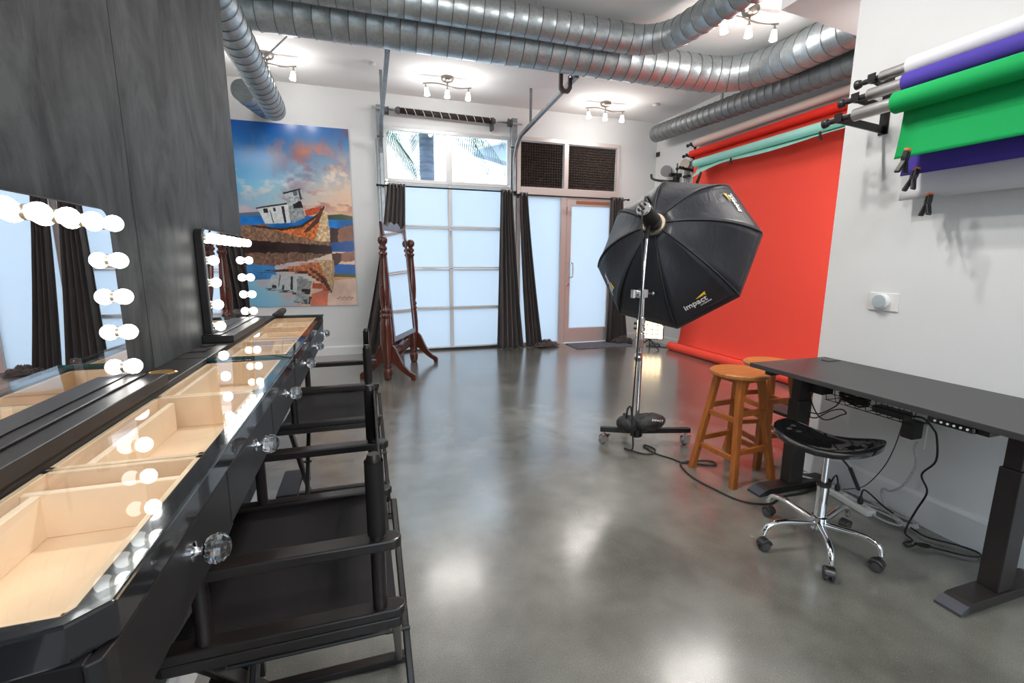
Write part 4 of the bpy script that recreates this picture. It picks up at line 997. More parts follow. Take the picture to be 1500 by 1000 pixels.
# ------------------------------------------------------------------ things on the alcove wall far end
o = obj('wall_sensor', B().box(XA-.03, XA, 6.90, 6.97, 3.06, 3.13), 'black_plastic', None, bevel=.004); tag(o, 'small black box high on the alcove wall under the slim duct', 'sensor'); origin_to(o, (XA, 6.93, 3.06))
wr = thing('wall_rack', 'black wall hook rack with hanging grey studio gear in alcove corner', 'rack', (4.70, 6.35, 2.3))
obj('hook_bar', B().tube(spline([(4.40, 6.62, 2.71), (4.40, 6.60, 2.65), (4.42, 6.52, 2.61), (4.52, 6.45, 2.59), (4.69, 6.40, 2.59)], 4), .018, 8).box(4.68, XA, 6.35, 6.45, 2.49, 2.69), 'black_matte', wr, smooth='auto')
obj('reel', B().lathe([(.02, -.02), (.085, -.02), (.085, .02), (.02, .02)], (4.62, 6.55, 2.76), 20, (.7, .5, 0)), 'darktrack', wr, smooth='auto')
obj('hook_bar', B().box(4.54, XA, 6.30, 6.36, 2.64, 2.69), 'black_matte', wr)
obj('clip', B().tube([(4.66, 6.33, 2.69), (4.66, 6.33, 2.84)], .012, 8), 'darktrack', wr)
wr2 = thing('hanging_stand', 'folded light stand hanging on the alcove wall beside the rolls', 'light stand', (4.68, 6.05, 1.9))
obj('stand_head', B().lathe([(.03, -.03), (.07, -.03), (.07, .03), (.03, .03)], (4.66, 6.14, 2.79), 18, (.7, .5, 0)), 'nickel', wr2, smooth='auto')
for dy in (-.045, .0, .045):
    obj('stand_leg', B().tube([(4.68, 6.12+dy, 1.75), (4.68, 6.12+dy, 2.76)], .011, 8), 'steel', wr2, smooth=True)
obj('stand_collar', B().box(4.655, 4.705, 6.06, 6.18, 2.6, 2.63), 'black_plastic', wr2)

# ------------------------------------------------------------------ LED panel on the floor
lp = thing('led_panel', 'lit warm LED panel light with black grid on the floor by the alcove corner', 'lamp', (4.28, 6.20, 0))
cx, cy, cz = 4.26, 6.22, .30; ang = math.radians(-128)
ax_ = Vector((math.cos(ang), math.sin(ang), 0)); ay_ = Vector((-ax_.y, ax_.x, 0))
Lm = Matrix.Translation((cx, cy, cz)) @ Matrix(((ax_.x, ay_.x, 0, 0), (ax_.y, ay_.y, 0, 0), (0, 0, 1, 0), (0, 0, 0, 1)))
W2, H2 = .20, .145
obj('housing', B().box(-.04, -.005, -W2-.01, W2+.01, -H2-.01, H2+.01, Lm), 'black_plastic', lp, bevel=.004)
obj('light_face', B().box(-.005, .0, -W2, W2, -H2, H2, Lm), 'led', lp)
b = B()
for k in range(6): y = -W2+2*W2*k/5; b.box(0, .03, y-.004, y+.004, -H2, H2, Lm)
for k in range(5): z = -H2+2*H2*k/4; b.box(0, .03, -W2, W2, z-.004, z+.004, Lm)
obj('grid', b, 'black_plastic', lp)
for a_, c_ in ((.18, .16), (.18, -.16), (-.2, 0)):
    q = Lm @ Vector((a_, c_, 0)); obj('leg', B().tube([(cx-.02*ax_.x, cy-.02*ax_.y, .15), (q.x, q.y, .01)], .01, 8), 'black_plastic', lp)
obj('control_knob', B().lathe([(.02, 0), (.02, .04)], Lm @ Vector((-.02, -W2-.01, .08)), 12, -ay_).lathe([(.02, 0), (.02, .04)], Lm @ Vector((-.02, -W2-.01, .0)), 12, -ay_), 'black_plastic', lp)
o = obj('loose_cable', B().tube(spline([(4.30, 6.35, .008), (4.4, 6.25, .008), (4.52, 6.30, .008), (4.6, 6.45, .008), (4.5, 6.52, .008), (4.40, 6.40, .008), (4.5, 6.2, .008), (4.62, 6.15, .008)], 6), .006, 6), 'cord', None, smooth=True); tag(o, 'black cord coiled on the floor behind the LED panel', 'cord'); origin_to(o, (4.5, 6.35, 0))

# ------------------------------------------------------------------ light stand, strobe, softbox, sandbag
SX, SY = 1.870, 2.83
ls = thing('light_stand', 'chrome boom light stand on a wheeled black base', 'light stand', (SX, SY, 0))
obj('lower_tube', B().tube([(SX, SY, .10), (SX, SY, .80)], .0185, 16), 'chrome', ls, smooth='auto')
obj('upper_tube', B().tube([(SX, SY, .80), (SX, SY, 1.12)], .0115, 16), 'chrome', ls, smooth='auto')
for z in (.77, .83, .885, .94):
    obj('collar', B().lathe([(.018, -.026), (.026, -.022), (.026, .0), (.021, .004), (.021, .012), (.025, .016), (.018, .024)], (SX, SY, z), 16), 'steel', ls, smooth='auto')
obj('lock_knob', B().tube([(SX, SY, .76), (SX-.055, SY-.02, .76)], .006, 8).lathe([(.008, 0), (.02, .006), (.02, .016), (.008, .02)], (SX-.05, SY-.02, .76), 10, (-1, -.3, 0)), 'steel', ls, smooth='auto')
obj('lock_knob', B().lathe([(.02, 0), (.028, .01), (.03, .04), (.022, .05)], (SX-.03, SY-.02, .70), 12, (-.4, -.6, -.6)), 'steel', ls, smooth='auto')
hub = obj('hub', B().lathe([(.03, .07), (.045, .08), (.045, .15), (.024, .17), (.019, .2)], (SX, SY, 0), 16), 'black_satin', ls, smooth='auto')
for (ex, ey) in ((1.66, 2.93), (2.235, 2.735), (1.97, 3.14)):
    d = Vector((ex-SX, ey-SY, 0)); L_ = d.length; d.normalize(); n_ = Vector((-d.y, d.x, 0))
    mt = Matrix(((d.x, n_.x, 0, SX), (d.y, n_.y, 0, SY), (0, 0, 1, .115), (0, 0, 0, 1)))
    lg = obj('leg', B().box(.03, L_+.03, -.018, .018, -.018, .018, mt), 'black_satin', ls, bevel=.004)
    cc = mt @ Vector((L_, 0, -.115))
    cs = obj('caster_fork', B().tube([cc+Vector((0, 0, .075)), cc+Vector((0, 0, .10))], .012, 10).box(cc.x-.018, cc.x+.018, cc.y-.02, cc.y+.02, .058, .076).box(cc.x-.03, cc.x+.028, cc.y-.021, cc.y-.017, .02, .07).box(cc.x-.03, cc.x+.028, cc.y+.017, cc.y+.021, .02, .07).box(cc.x+.02, cc.x+.05, cc.y-.012, cc.y+.012, .062, .068), 'chrome', lg)
    obj('wheel', B().lathe([(.012, -.014), (.028, -.013), (.033, -.008), (.033, .008), (.028, .013), (.012, .014)], (cc.x-.006, cc.y, .034), 18, (0, 1, 0)), 'wheel', lg, smooth='auto')
# grip head
gz = 1.13
obj('clamp_block', B().box(SX-.028, SX+.028, SY-.02, SY+.02, gz-.03, gz+.03), 'steel', ls, bevel=.006)
obj('clamp_disc', B().lathe([(.02, -.03), (.033, -.028), (.033, .028), (.02, .03)], (SX-.02, SY, gz), 18, (0, 1, 0)), 'steel', ls, smooth='auto')
obj('t_handle', B().tube([(SX-.02, SY, gz), (SX-.085, SY-.01, gz)], .008, 8).lathe([(.01, -.03), (.018, -.028), (.018, .028), (.01, .03)], (SX-.088, SY-.01, gz), 12, (0, 0, 1)), 'steel', ls, smooth='auto')
obj('t_handle', B().tube([(SX+.02, SY, gz), (SX+.075, SY, gz)], .006, 8).ball((SX+.08, SY, gz), .013, 10, 6), 'steel', ls, smooth='auto')
bo0, bo1 = Vector((SX-.045, SY-.03, .82)), Vector((SX-.02, SY-.04, 1.555))
obj('boom_pole', B().tube([bo0, bo1], .0105, 14), 'chrome', ls, smooth='auto')
obj('boom_clamp', B().box(SX-.075, SX-.02, SY-.055, SY-.005, .75, .82), 'steel', ls, bevel=.008)
# softbox geometry
Cn = Vector((2.259, 3.064, 1.430)); Nn = Vector((.7525, .5318, -.3885)).normalized()
a_ = .95554; u_ = Vector((math.cos(a_), -math.sin(a_), 0)); v_ = u_.cross(Nn) * 1.0
rot = 1.79748; R8 = .61; dep = .44
def rim(k, t_, back):
    an = rot-k*PI/4
    return Cn-Nn*back+(u_*math.cos(an)+v_*math.sin(an))*R8*t_
# v_ sign check: v = cross(u, n) as in the fit
sb_ = thing('softbox', 'large black octagonal softbox aimed away at the alcove floor', 'softbox', tuple(Cn))
def rib_pt(k, s):      # s 0 at the speed ring, 1 at the rim
    th = s*PI/2
    rr = .12+(1-.12)*math.sin(th)**.92
    bk = dep*(math.cos(th)**1.15)
    p = rim(k, rr, bk); q = rim(k, .12+.88*s, dep*(1-s))
    return p*.62+q*.38
ns = 12
for k in range(8):
    def fn(u, v, k=k):
        a = rib_pt(k, u); c = rib_pt(k+1, u); p = a.lerp(c, v)
        sag = .018*math.sin(PI*v)*math.sin(PI*min(u*1.1, 1))
        return p+Nn*sag*0.6+(Cn-Nn*.1-p).normalized()*sag*.5
    pn = obj('panel', B().grid(fn, ns, 8), 'nylon', sb_, smooth=True, solid=.002)
    obj('rib', B().tube([rib_pt(k, i/14)-Nn*.002 for i in range(15)], .0055, 6), 'black_matte', sb_, smooth=True)
    a, c = rib_pt(k, 1), rib_pt(k+1, 1)
    obj('rim_lip', B().prism([(0, 0), (1, 0), (1, 1), (0, 1)], lambda u, v, q, a=a, c=c: a.lerp(c, u)+Nn*(v*.045)+(a.lerp(c, u)-Cn).normalized()*q, -.001, .002), 'nylon', pn)
    if k in (1, 3, 5):
        # logo: reads from vertex k+1 toward vertex k, letter tops toward the apex
        P0 = rib_pt(k+1, .83).lerp(rib_pt(k, .83), .30 if k == 3 else (.42 if k == 1 else .4)); xd = (rib_pt(k, .83)-rib_pt(k+1, .83)).normalized()
        ud = ((rib_pt(k, .70).lerp(rib_pt(k+1, .70), .5))-(rib_pt(k, .88).lerp(rib_pt(k+1, .88), .5))).normalized()
        zd = xd.cross(ud).normalized(); ud = zd.cross(xd).normalized()
        off = zd if zd.dot(-Nn) > 0 else -zd
        P0 = P0+off*.004-xd*.03
        mt = Matrix(((xd.x, ud.x, zd.x, P0.x), (xd.y, ud.y, zd.y, P0.y), (xd.z, ud.z, zd.z, P0.z), (0, 0, 0, 1)))
        text_mesh('logo', 'impact', .062, mt, 'logo_white', pn, ext=.001, bold=.001)
        text_mesh('logo', 'LUXBANX', .018, mt @ Matrix.Translation((.105, -.022, 0)), 'logo_white', pn, ext=.001)
        sw = B(); sw.prism([(.10, .048), (.175, .072), (.17, .04), (.16, .052), (.145, .046)], lambda u, v, q: mt @ Vector((u, v, q)), -.001, .002)
        obj('logo_swoosh', sw, 'logo_yellow', pn)
obj('diffuser', B().add([Cn]+[rib_pt(k, 1)*.998+Cn*.002 for k in range(8)], [(0, 1+k, 1+(k+1) % 8) for k in range(8)]), 'white_paper', sb_, solid=.002)
ap = Cn-Nn*dep
obj('speed_ring', B().lathe([(.055, -.02), (.078, -.02), (.078, .012), (.055, .012)], ap, 24, Nn), mat('tan_ring', (.5, .42, .33, 1), .35, .6), sb_, smooth='auto')
sh = thing('studio_strobe', 'black studio strobe head with chrome rear, mounted behind the softbox', 'strobe', tuple(ap-Nn*.1))
obj('body', B().lathe([(.04, -.215), (.052, -.20), (.054, -.19), (.054, -.05), (.060, -.045), (.060, .0), (.05, .002)], ap-Nn*.02, 24, Nn), 'black_satin', sh, smooth='auto')
obj('rear_panel', B().lathe([(.0, -.222), (.043, -.222), (.048, -.214), (.048, -.208)], ap-Nn*.02, 24, Nn), 'chrome', sh, smooth='auto')
sdir = Nn.cross(Vector((0, 0, 1))).normalized(); hup = sdir.cross(Nn).normalized()
rc = ap-Nn*.245
for a2, r2_ in ((0, .012), (1.3, .009), (2.4, .009), (3.6, .009), (4.8, .009)):
    p_ = rc+(sdir*math.cos(a2)+hup*math.sin(a2))*(.028 if a2 else 0); obj('dial', B().lathe([(r2_, 0), (r2_, -.008), (0, -.009)], p_, 12, Nn), 'black_plastic', sh)
hp = [ap-Nn*.22+hup*.045, ap-Nn*.235+hup*.08, ap-Nn*.2+hup*.095, ap-Nn*.12+hup*.09, ap-Nn*.09+hup*.05]
obj('carry_handle', B().tube(spline(hp, 4), .008, 8), 'black_plastic', sh, smooth=True)
yk = bo1
obj('yoke', B().tube([ap-Nn*.11-hup*.05, yk+Vector((0, 0, .02)), yk-Vector((0, 0, .05))], .017, 10).tube([yk+Vector((-.04, 0, 0)), yk+Vector((.05, 0, 0))], .008, 8), 'black_plastic', sh, smooth='auto')
# sandbag draped over the base
sg = thing('sandbag', 'black nylon sandbag draped over the wheeled base of the light stand', 'sandbag', (SX, SY, .13))
def bagpt(u, v, cx_, cy_, sx_, sy_, sz_, base):
    a = 2*PI*u; p_ = -PI/2+PI*v; c_ = math.cos(p_); w_ = 1+.10*math.sin(3*a+1)*c_
    return (cx_+sx_*c_*math.cos(a)*w_, cy_+sy_*c_*math.sin(a)*w_, base+sz_*(math.sin(p_)+.0)+.006*math.sin(7*a+5*v))
obj('bag_half', B().grid(lambda u, v: bagpt(u, v, SX+.050, SY-.065, .140, .080, .062, .20), 24, 12), 'sand', sg, smooth=True)
obj('bag_half', B().grid(lambda u, v: bagpt(u, v, SX-.095, SY-.04, .085, .075, .062, .19), 24, 12), 'sand', sg, smooth=True)
obj('strap_handle', B().tube(spline([(SX-.12, SY-.05, .235), (SX-.12, SY-.06, .31), (SX-.10, SY-.07, .33), (SX-.08, SY-.06, .25)], 4), .007, 6), 'sand', sg, smooth=True)
text_mesh('print', 'IMPACT', .022, Matrix.Translation((SX+.03, SY-.145, .235)) @ Matrix.Rotation(math.radians(-30), 4, 'Z') @ Matrix.Rotation(math.radians(42), 4, 'X'), 'logo_white', sg)
# strobe cable
top_c = rc+Vector((.0, 0, -.03))
cf = [(2.04, 3.219), (1.866, 3.076), (1.775, 2.941), (1.758, 2.796), (1.823, 2.674), (1.902, 2.65), (1.958, 2.72), (1.93, 2.80), (1.91, 2.763), (1.916, 2.646), (1.975, 2.532), (2.00, 2.47), (2.09, 2.41), (2.182, 2.36), (2.215, 2.40), (2.18, 2.44), (2.08, 2.46), (1.978, 2.45), (1.925, 2.278), (1.943, 2.10), (1.995, 1.93), (2.12, 1.86), (2.261, 1.90), (2.416, 1.90), (2.56, 1.92), (2.625, 1.90)]
cpts = [top_c, top_c+Vector((-.02, -.03, -.06)), (1.755, 2.68, 1.2), (1.75, 2.69, .7), (1.72, 2.66, .3), (1.75, 2.68, .05)]+[(x, y, .007) for x, y in cf[3:]]
o = obj('strobe_cable', B().tube(spline(cpts, 6), .0055, 8), 'cord', None, smooth=True); tag(o, 'black cable hanging from the strobe and trailing over the floor to the desk', 'cable'); origin_to(o, (1.85, 2.78, 0))

# ------------------------------------------------------------------ standing desk
dk = thing('standing_desk', 'black standing desk with two lifting columns against the right wall', 'desk', (2.41, 1.45, 0))
obj('desktop', bx(2.122, 2.705, .70, 2.09, .750, .775), 'desk', dk, bevel=.002)
obj('grommet', bx(2.585, 2.685, 1.97, 2.02, .775, .779), 'black_plastic', dk, bevel=.002)
for y, xo in ((1.985, 0), (1.02, -.0)):
    ft_ = B(); ft_.prism([(2.135, 0), (2.69, 0), (2.69, .035), (2.66, .042), (2.205, .042), (2.135, .012)], lambda u, v, q: (u, q, v), y-.045, y+.045)
    f2 = obj('foot', ft_, 'desk_metal', dk, bevel=.003)
    obj('foot_cap', B().prism([(2.1345, .001), (2.1345, .013), (2.178, .0355), (2.178, .001)], lambda u, v, q: (u, q, v), y-.0452, y+.0452), mat('slate_cap', (.05, .055, .07, 1), .35) if y > 1.5 else bpy.data.materials['slate_cap'], f2)
    obj('outer_column', bx(2.365+xo, 2.465, y-.035, y+.035, .042, .56), 'desk_metal', dk, bevel=.004)
    obj('inner_column', bx(2.373+xo, 2.457, y-.028, y+.028, .56, .735), 'desk_metal', dk, bevel=.003)
    obj('support_arm', bx(2.15, 2.68, y-.02, y+.02, .722, .750), 'desk_metal', dk, bevel=.003)
obj('crossbar', bx(2.38, 2.44, .80, 2.03, .715, .748), 'desk_metal', dk, bevel=.003)
obj('motor_box', bx(2.47, 2.56, 1.90, 2.0, .60, .735), 'black_matte', dk, bevel=.004)
cp = obj('control_panel', bx(2.13, 2.20, 1.035, 1.19, .722, .750), 'black_gloss', dk, bevel=.006)
for k in range(6):
    obj('button', B().lathe([(.0045, 0), (.0045, .002)], (2.130, 1.055+k*.021, .736), 10, (-1, 0, 0)), 'logo_white', cp)
ty = thing('cable_tray', 'black wire cable tray hanging under the desktop', 'cable tray', (2.55, 1.65, .6))
b = B()
for z, x in ((.575, 2.50), (.575, 2.60), (.62, 2.485), (.62, 2.615), (.665, 2.48), (.665, 2.62)): b.tube([(x, 1.44, z), (x, 1.90, z)], .0022, 5)
for k in range(9):
    y = 1.45+k*.055; b.tube([(2.48, y, .668), (2.485, y, .62), (2.50, y, .575), (2.60, y, .575), (2.615, y, .62), (2.62, y, .668)], .0022, 5)
for y in (1.5, 1.67, 1.86): b.tube([(2.48, y, .668), (2.48, y, .75)], .0025, 5); b.tube([(2.62, y, .668), (2.62, y, .75)], .0025, 5)
obj('wire_basket', b, 'black_satin', ty)
o = obj('power_supply', bx(2.515, 2.585, 1.50, 1.655, .580, .615), 'black_plastic', None, bevel=.006); tag(o, 'black power brick lying in the cable tray under the desk', 'power supply'); origin_to(o, (2.55, 1.58, .58))
cyl = []
b = B()
random.seed(5)
for k in range(7):
    rr = .05+.012*random.random(); zz = .585+.007*k
    b.tube([(2.55+.4*rr*math.cos(q)+.006*random.random(), 1.775+1.35*rr*math.sin(q), zz+.006*math.sin(3*q+k)) for q in [2*PI*i/20 for i in range(20)]], .0045, 6, closed=True)
o = obj('cable_bundle', b, 'cord', None, smooth=True); tag(o, 'black bundle of coiled cable lying in the cable tray', 'cable'); origin_to(o, (2.55, 1.775, .58))
# hanging loops at left end
o = obj('looped_cable', B().tube(spline([(2.50, 1.955, .61), (2.46, 1.96, .58), (2.45, 1.90, .493), (2.45, 1.84, .475), (2.45, 1.76, .53), (2.45, 1.735, .548), (2.45, 1.76, .562), (2.45, 1.82, .535), (2.45, 1.90, .468), (2.45, 1.95, .462), (2.45, 1.945, .485), (2.45, 1.88, .50), (2.46, 1.80, .57), (2.48, 1.785, .62), (2.53, 1.77, .605)], 6), .0035, 6), 'cord', None, smooth=True); tag(o, 'thin black cable looped and hanging under the left end of the desk', 'cable'); origin_to(o, (2.45, 1.85, .47))

# outlet, adapter, cords
ot = thing('wall_outlet', 'white wall outlet plate under the desk', 'outlet', (XW, 1.545, .48))
obj('plate', bx(XW-.006, XW, 1.505, 1.585, .40, .53), 'white_plastic', ot, bevel=.003); obj('socket', B().box(XW-.008, XW-.005, 1.528, 1.562, .475, .515).box(XW-.008, XW-.005, 1.528, 1.562, .415, .455), 'white_plastic', ot)
o = obj('power_adapter', bx(XW-.085, XW-.009, 1.518, 1.578, .455, .545), 'black_plastic', None, bevel=.006); tag(o, 'square black power adapter plugged into the wall outlet', 'adapter'); origin_to(o, (XW-.05, 1.548, .455))
bp_ = spline([(XW-.012, 1.535, .43), (XW-.035, 1.53, .40), (XW-.04, 1.51, .32), (XW-.05, 1.54, .20), (XW-.045, 1.60, .13), (XW-.035, 1.645, .12), (XW-.035, 1.65, .085), (2.66, 1.60, .03), (2.64, 1.55, .012), (2.60, 1.48, .012), (2.65, 1.44, .012), (2.68, 1.50, .014), (2.66, 1.60, .014), (2.63, 1.70, .014), (2.60, 1.73, .012), (2.57, 1.66, .012), (2.55, 1.55, .012), (2.575, 1.48, .014), (2.62, 1.50, .02), (2.65, 1.60, .022), (2.67, 1.69, .022), (2.69, 1.64, .022), (2.69, 1.52, .022), (2.66, 1.45, .022), (2.61, 1.46, .024), (2.60, 1.56, .024), (2.62, 1.68, .012), (2.65, 1.80, .010), (2.68, 1.90, .010)], 7)
o = obj('braided_cord', B().tube(bp_, .006, 8), 'braid', None, smooth=True); tag(o, 'grey braided cord dropping from the outlet into a coil on the floor', 'cord'); origin_to(o, (2.65, 1.55, 0))
bc = spline([(2.56, 1.50, .60), (2.585, 1.455, .60), (2.60, 1.42, .56), (2.60, 1.398, .523), (2.60, 1.385, .406), (2.60, 1.433, .313), (2.60, 1.399, .239), (2.59, 1.423, .134), (2.57, 1.44, .04), (2.53, 1.42, .012), (2.50, 1.37, .012), (2.44, 1.37, .012), (2.43, 1.34, .012), (2.50, 1.34, .016), (2.52, 1.30, .02), (2.48, 1.31, .02), (2.47, 1.34, .024), (2.54, 1.29, .012), (2.605, 1.215, .012), (2.66, 1.19, .012), (2.69, 1.22, .012), (2.66, 1.29, .012), (2.60, 1.37, .012), (2.62, 1.46, .012)], 6)
o = obj('loose_cable', B().tube(bc, .0045, 8), 'cord', None, smooth=True); tag(o, 'thick black cord falling from the cable tray and knotted on the floor', 'cord'); origin_to(o, (2.6, 1.4, 0))
tc_ = spline([(2.585, 1.535, .60), (2.60, 1.551, .53), (2.60, 1.571, .401), (2.61, 1.614, .268), (2.63, 1.703, .118), (2.62, 1.78, .06), (2.60, 1.80, .052)], 6)
o = obj('loose_cable', B().tube(tc_, .0025, 6), 'cord', None, smooth=True); tag(o, 'thin black cord curving from the tray down to the white power strip', 'cord'); origin_to(o, (2.6, 1.7, 0))
ps_ = thing('power_strip', 'white power strip on the floor under the desk', 'power strip', (2.57, 1.74, 0))
ang = math.atan2(1.61-1.875, 2.55-2.59); mt = Matrix.Translation((2.57, 1.745, 0)) @ Matrix.Rotation(ang, 4, 'Z')
obj('housing', B().box(-.15, .15, -.03, .03, 0, .035, mt), 'white_plastic', ps_, bevel=.006)
for k in range(5):
    obj('socket', B().box(-.11+k*.05, -.085+k*.05, -.012, .012, .035, .0365, mt), mat('socket_grey', (.55, .55, .55, 1), .5) if k == 0 else bpy.data.materials['socket_grey'], ps_)
for (a_2, lb) in ((-.075, 'black plug at the left end of the power strip'), (.075, 'black plug in the middle of the power strip')):
    p_ = mt @ Vector((a_2, 0, .036)); o = obj('plug', B().lathe([(.012, 0), (.015, .01), (.015, .025), (.006, .045)], p_, 10), 'black_plastic', None, smooth='auto'); tag(o, lb, 'plug'); origin_to(o, p_)
o = obj('loose_cable', B().tube(spline([mt @ Vector((-.075, 0, .08)), mt @ Vector((-.09, .0, .12)), (2.60, 1.86, .10), (2.62, 1.90, .03), (2.60, 1.93, .01), (2.50, 1.925, .008), (2.44, 1.90, .008)], 6), .0045, 6), 'cord', None, smooth=True); tag(o, 'black cord arching out of the left plug of the power strip', 'cord'); origin_to(o, (2.58, 1.88, 0))
o = obj('loose_cable', B().tube(spline([mt @ Vector((.075, 0, .08)), mt @ Vector((.065, .02, .11)), (2.60, 1.66, .10), (2.63, 1.60, .05), (2.64, 1.55, .03)], 6), .0045, 6), 'cord', None, smooth=True); tag(o, 'black cord arching from the middle plug toward the braided coil', 'cord'); origin_to(o, (2.6, 1.64, 0))
o = obj('strip_cord', B().tube(spline([mt @ Vector((-.15, 0, .018)), (2.61, 1.95, .012), (2.65, 2.03, .012), (2.68, 2.07, .012), (2.65, 2.10, .010), (2.58, 2.08, .05), (2.50, 2.05, .05), (2.49, 2.03, .05), (2.53, 1.99, .05), (2.60, 1.96, .03), (2.67, 1.90, .012), (2.69, 1.8, .012)], 6), .0055, 6), 'white_plastic', None, smooth=True); tag(o, 'white cord of the power strip looping by the left desk foot', 'cord'); origin_to(o, (2.6, 2.0, 0))

# thermostat
th = thing('thermostat', 'round grey dial thermostat on a white plate on the right wall', 'thermostat', (XW, 1.80, 1.14))
obj('plate', bx(XW-.008, XW, 1.725, 1.88, 1.09, 1.19), 'white_plastic', th, bevel=.006)
obj('dial', B().lathe([(.041, 0), (.042, .018), (.038, .026)], (XW-.008, 1.808, 1.143), 32, (-1, 0, 0)), 'white_plastic', th, smooth='auto')
obj('dial_face', B().lathe([(.036, 0), (.034, .004), (0, .006)], (XW-.034, 1.808, 1.143), 32, (-1, 0, 0)), 'grey_glassy', th, smooth='auto')

# ------------------------------------------------------------------ wooden stools
def make_stool(h=.685):
    t = thing('bar_stool', 'x', 'stool', (0, 0, 0))
    obj('seat', B().lathe([(.0, h-.03), (.165, h-.03), (.173, h-.022), (.173, h-.008), (.165, h), (.10, h-.002), (0, h-.004)], (0, 0, 0), 36), 'oak_top', t, smooth='auto')
    cs_ = [(1, 1), (1, -1), (-1, -1), (-1, 1)]; rt_, rb_ = .085, .165; w = .019
    def at(i, z): f_ = z/(h-.03); r_ = rb_+(rt_-rb_)*f_; return Vector((cs_[i][0]*r_, cs_[i][1]*r_, z))
    for i in range(4):
        b = B(); p0, p1 = at(i, 0), at(i, h-.03)
        b.add([p+Vector((a*w, c*w, 0)) for p in (p0, p1) for a, c in ((-1, -1), (1, -1), (1, 1), (-1, 1))], [(3, 2, 1, 0), (4, 5, 6, 7), (0, 1, 5, 4), (1, 2, 6, 5), (2, 3, 7, 6), (3, 0, 4, 7)])
        obj('leg', b, 'oak', t, bevel=.003)
    for i in range(4):
        j = (i+1) % 4
        for z in ((.17, .40) if i % 2 == 0 else (.21, .44)):
            b = B(); p0, p1 = at(i, z), at(j, z); d = (p1-p0).normalized(); p0 += d*.016; p1 -= d*.016; n_ = Vector((-d.y, d.x, 0))
            b.add([p+n_*a*.010+Vector((0, 0, c*.016)) for p in (p0, p1) for a, c in ((-1, -1), (1, -1), (1, 1), (-1, 1))], [(3, 2, 1, 0), (4, 5, 6, 7), (0, 1, 5, 4), (1, 2, 6, 5), (2, 3, 7, 6), (3, 0, 4, 7)])
            obj('rung', b, 'oak', t, bevel=.002)
    b = B()
    for i in range(4):
        j = (i+1) % 4; p0, p1 = at(i, h-.045), at(j, h-.045); d = (p1-p0).normalized(); n_ = Vector((-d.y, d.x, 0))
        b.add([p+n_*a*.009+Vector((0, 0, c*.015)) for p in (p0, p1) for a, c in ((-1, -1), (1, -1), (1, 1), (-1, 1))], [(3, 2, 1, 0), (4, 5, 6, 7), (0, 1, 5, 4), (1, 2, 6, 5), (2, 3, 7, 6), (3, 0, 4, 7)])
    obj('apron', b, 'oak', t)
    return t
s1 = make_stool(); s1.location = (2.215, 2.255, 0); s1.rotation_euler = (0, 0, math.radians(6)); s1['label'] = 'round wooden bar stool in front, left of the black desk'; s1['group'] = 'round wooden bar stools'
s2 = copy_tree(s1); s2.location = (2.62, 2.40, 0); s2.rotation_euler = (0, 0, math.radians(-8)); s2['label'] = 'round wooden bar stool behind the other, partly hidden by the desk'
# slatted folding rack leaning behind the second stool
sr = thing('slatted_stool', 'small dark stool of red brown slats behind the left desk leg', 'stool', (3.0, 2.45, 0))
for k in range(5):
    obj('slat', bx(2.86, 3.25, 2.40, 2.425, .27+k*.042, .295+k*.042), 'slatred', sr, bevel=.003)
for x in (2.90, 3.21): obj('upright', bx(x-.015, x+.015, 2.425, 2.45, 0, .50), 'black_matte', sr, bevel=.003)
for x in (2.90, 3.21): obj('leg', bx(x-.013, x+.013, 2.70, 2.725, 0, .26), 'black_matte', sr, bevel=.003)
obj('seat_rail', bx(2.885, 3.225, 2.44, 2.725, .235, .26), 'black_matte', sr, bevel=.003)

# ------------------------------------------------------------------ saddle stool
sd = thing('saddle_stool', 'black saddle stool on a chrome five-star base with casters', 'stool', (2.035, 1.50, 0))
hx, hy = 2.035, 1.50; dirv = Vector((.43, -.90, 0)).normalized(); nrm = Vector((dirv.y, -dirv.x, 0))
cseat = Vector((2.055, 1.53, 0))
def seat_pt(u, v, off=0):
    a = 2*PI*u; r_ = v
    rx = .218; ry = .168*(1+.08*math.sin(a))
    ca, sa = math.cos(a), math.sin(a); x_ = rx*r_*math.copysign(abs(ca)**.62, ca); y_ = ry*r_*math.copysign(abs(sa)**.8, sa)
    z_ = .512+.060*abs(x_/.218)**2.0+.012*(y_/.165)**2-.02*max(0, -y_/.165)**3*(1-abs(x_/.235))
    if r_ > .9: z_ -= .010*((r_-.9)/.1)**2
    p = cseat+dirv*x_+nrm*y_; return Vector((p.x, p.y, z_+off))
st_ = B().grid(lambda u, v: seat_pt(u, v), 40, 10)
st_.grid(lambda u, v: seat_pt(u, v*.995, -.022), 40, 10); st_.grid(lambda u, v: seat_pt(u, .995+.005*math.sin(PI*v), -.022*v), 40, 3)
obj('seat', st_, 'black_gloss', sd, smooth=True)
for a, r_ in ((.47, .72), (.53, .72), (.5, .55), (.97, .72), (.03, .72), (.0, .55)):
    p = seat_pt(a % 1, r_, .0015); obj('seat_hole', B().lathe([(.017, -.001), (.017, .0005), (.013, .001)], p, 14), 'black_matte', sd)
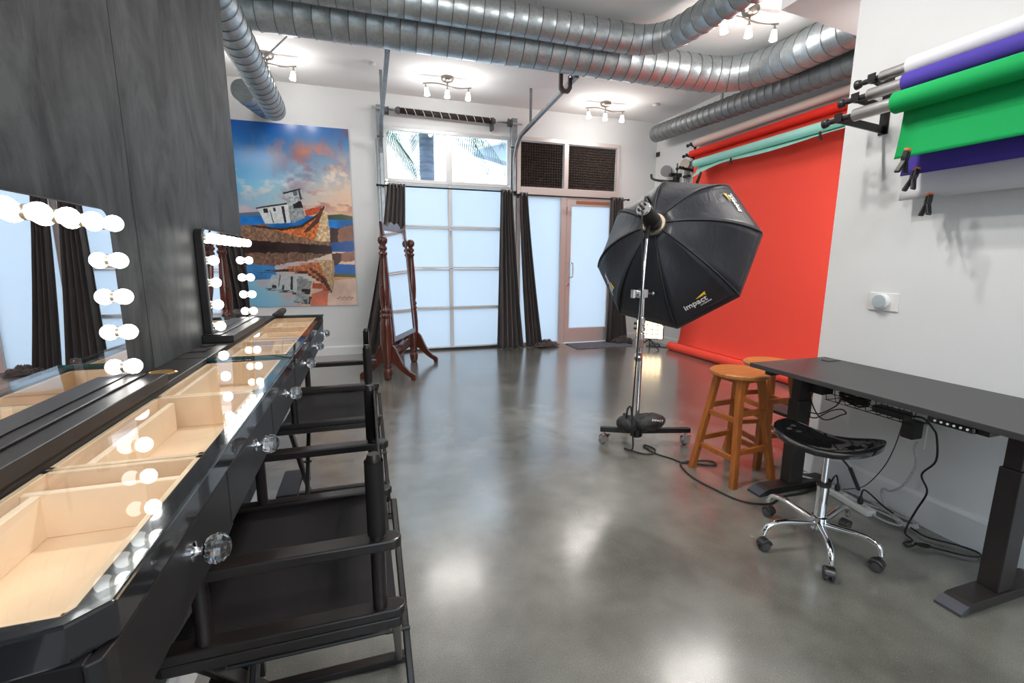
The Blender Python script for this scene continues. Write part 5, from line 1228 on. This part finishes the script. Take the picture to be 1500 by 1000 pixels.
obj('gas_lift', B().tube([(hx, hy, .30), (hx, hy, .47)], .014, 16), 'chrome', sd, smooth='auto')
obj('cylinder', B().tube([(hx, hy, .10), (hx, hy, .31)], .026, 18), 'chrome', sd, smooth='auto')
obj('seat_plate', B().lathe([(.018, .455), (.03, .47), (.06, .495)], (hx, hy, 0), 14), 'black_plastic', sd, smooth='auto')
obj('collar', B().lathe([(.027, .305), (.031, .31), (.031, .322), (.016, .326)], (hx, hy, 0), 18), 'black_plastic', sd, smooth='auto')
obj('lever', B().tube([(hx+.03, hy-.02, .478), (2.13, 1.455, .40)], .005, 6).tube([(2.13, 1.455, .40), (2.235, 1.475, .27)], .009, 8), 'black_plastic', sd, smooth='auto')
obj('hub', B().lathe([(.03, .085), (.036, .09), (.036, .15), (.028, .155)], (hx, hy, 0), 18), 'chrome', sd, smooth='auto')
for (fx_, fy_) in ((1.745, 1.545), (1.845, 1.285), (2.115, 1.262), (2.305, 1.555), (2.02, 1.78)):
    d = Vector((fx_-hx, fy_-hy, 0)); L_ = d.length; d.normalize(); n_ = Vector((-d.y, d.x, 0))
    P = spline([Vector((hx, hy, .115)), Vector((hx, hy, .125))+d*L_*.35, Vector((hx, hy, .135))+d*L_*.7, Vector((hx, hy, .118))+d*L_*.93, Vector((hx, hy, .075))+d*L_], 5)
    lg = obj('leg', B().tube(P, [.017-.005*i/(len(P)-1) for i in range(len(P))], 12), 'chrome', sd, smooth=True)
    c = Vector((hx, hy, 0))+d*L_
    w_ = B()
    for s in (-1, 1): w_.lathe([(.006, 0), (.024, .001), (.026, .006), (.024, .014), (.012, .017)], c+n_*s*.006+Vector((0, 0, .0265))-d*.01, 18, n_*s)
    obj('wheel', w_, 'rubber', lg, smooth='auto')
    hd_ = B()
    for k in range(9): pass
    pf = [(-.012+.030*math.cos(q), .0285+.030*math.sin(q)) for q in [PI*k/10 for k in range(11)]]
    hd_.prism(pf, lambda u, v, q: c+d*u+n_*q+Vector((0, 0, v)), -.0215, .0215)
    obj('caster_hood', hd_, 'black_plastic', lg, bevel=.003, bseg=1)
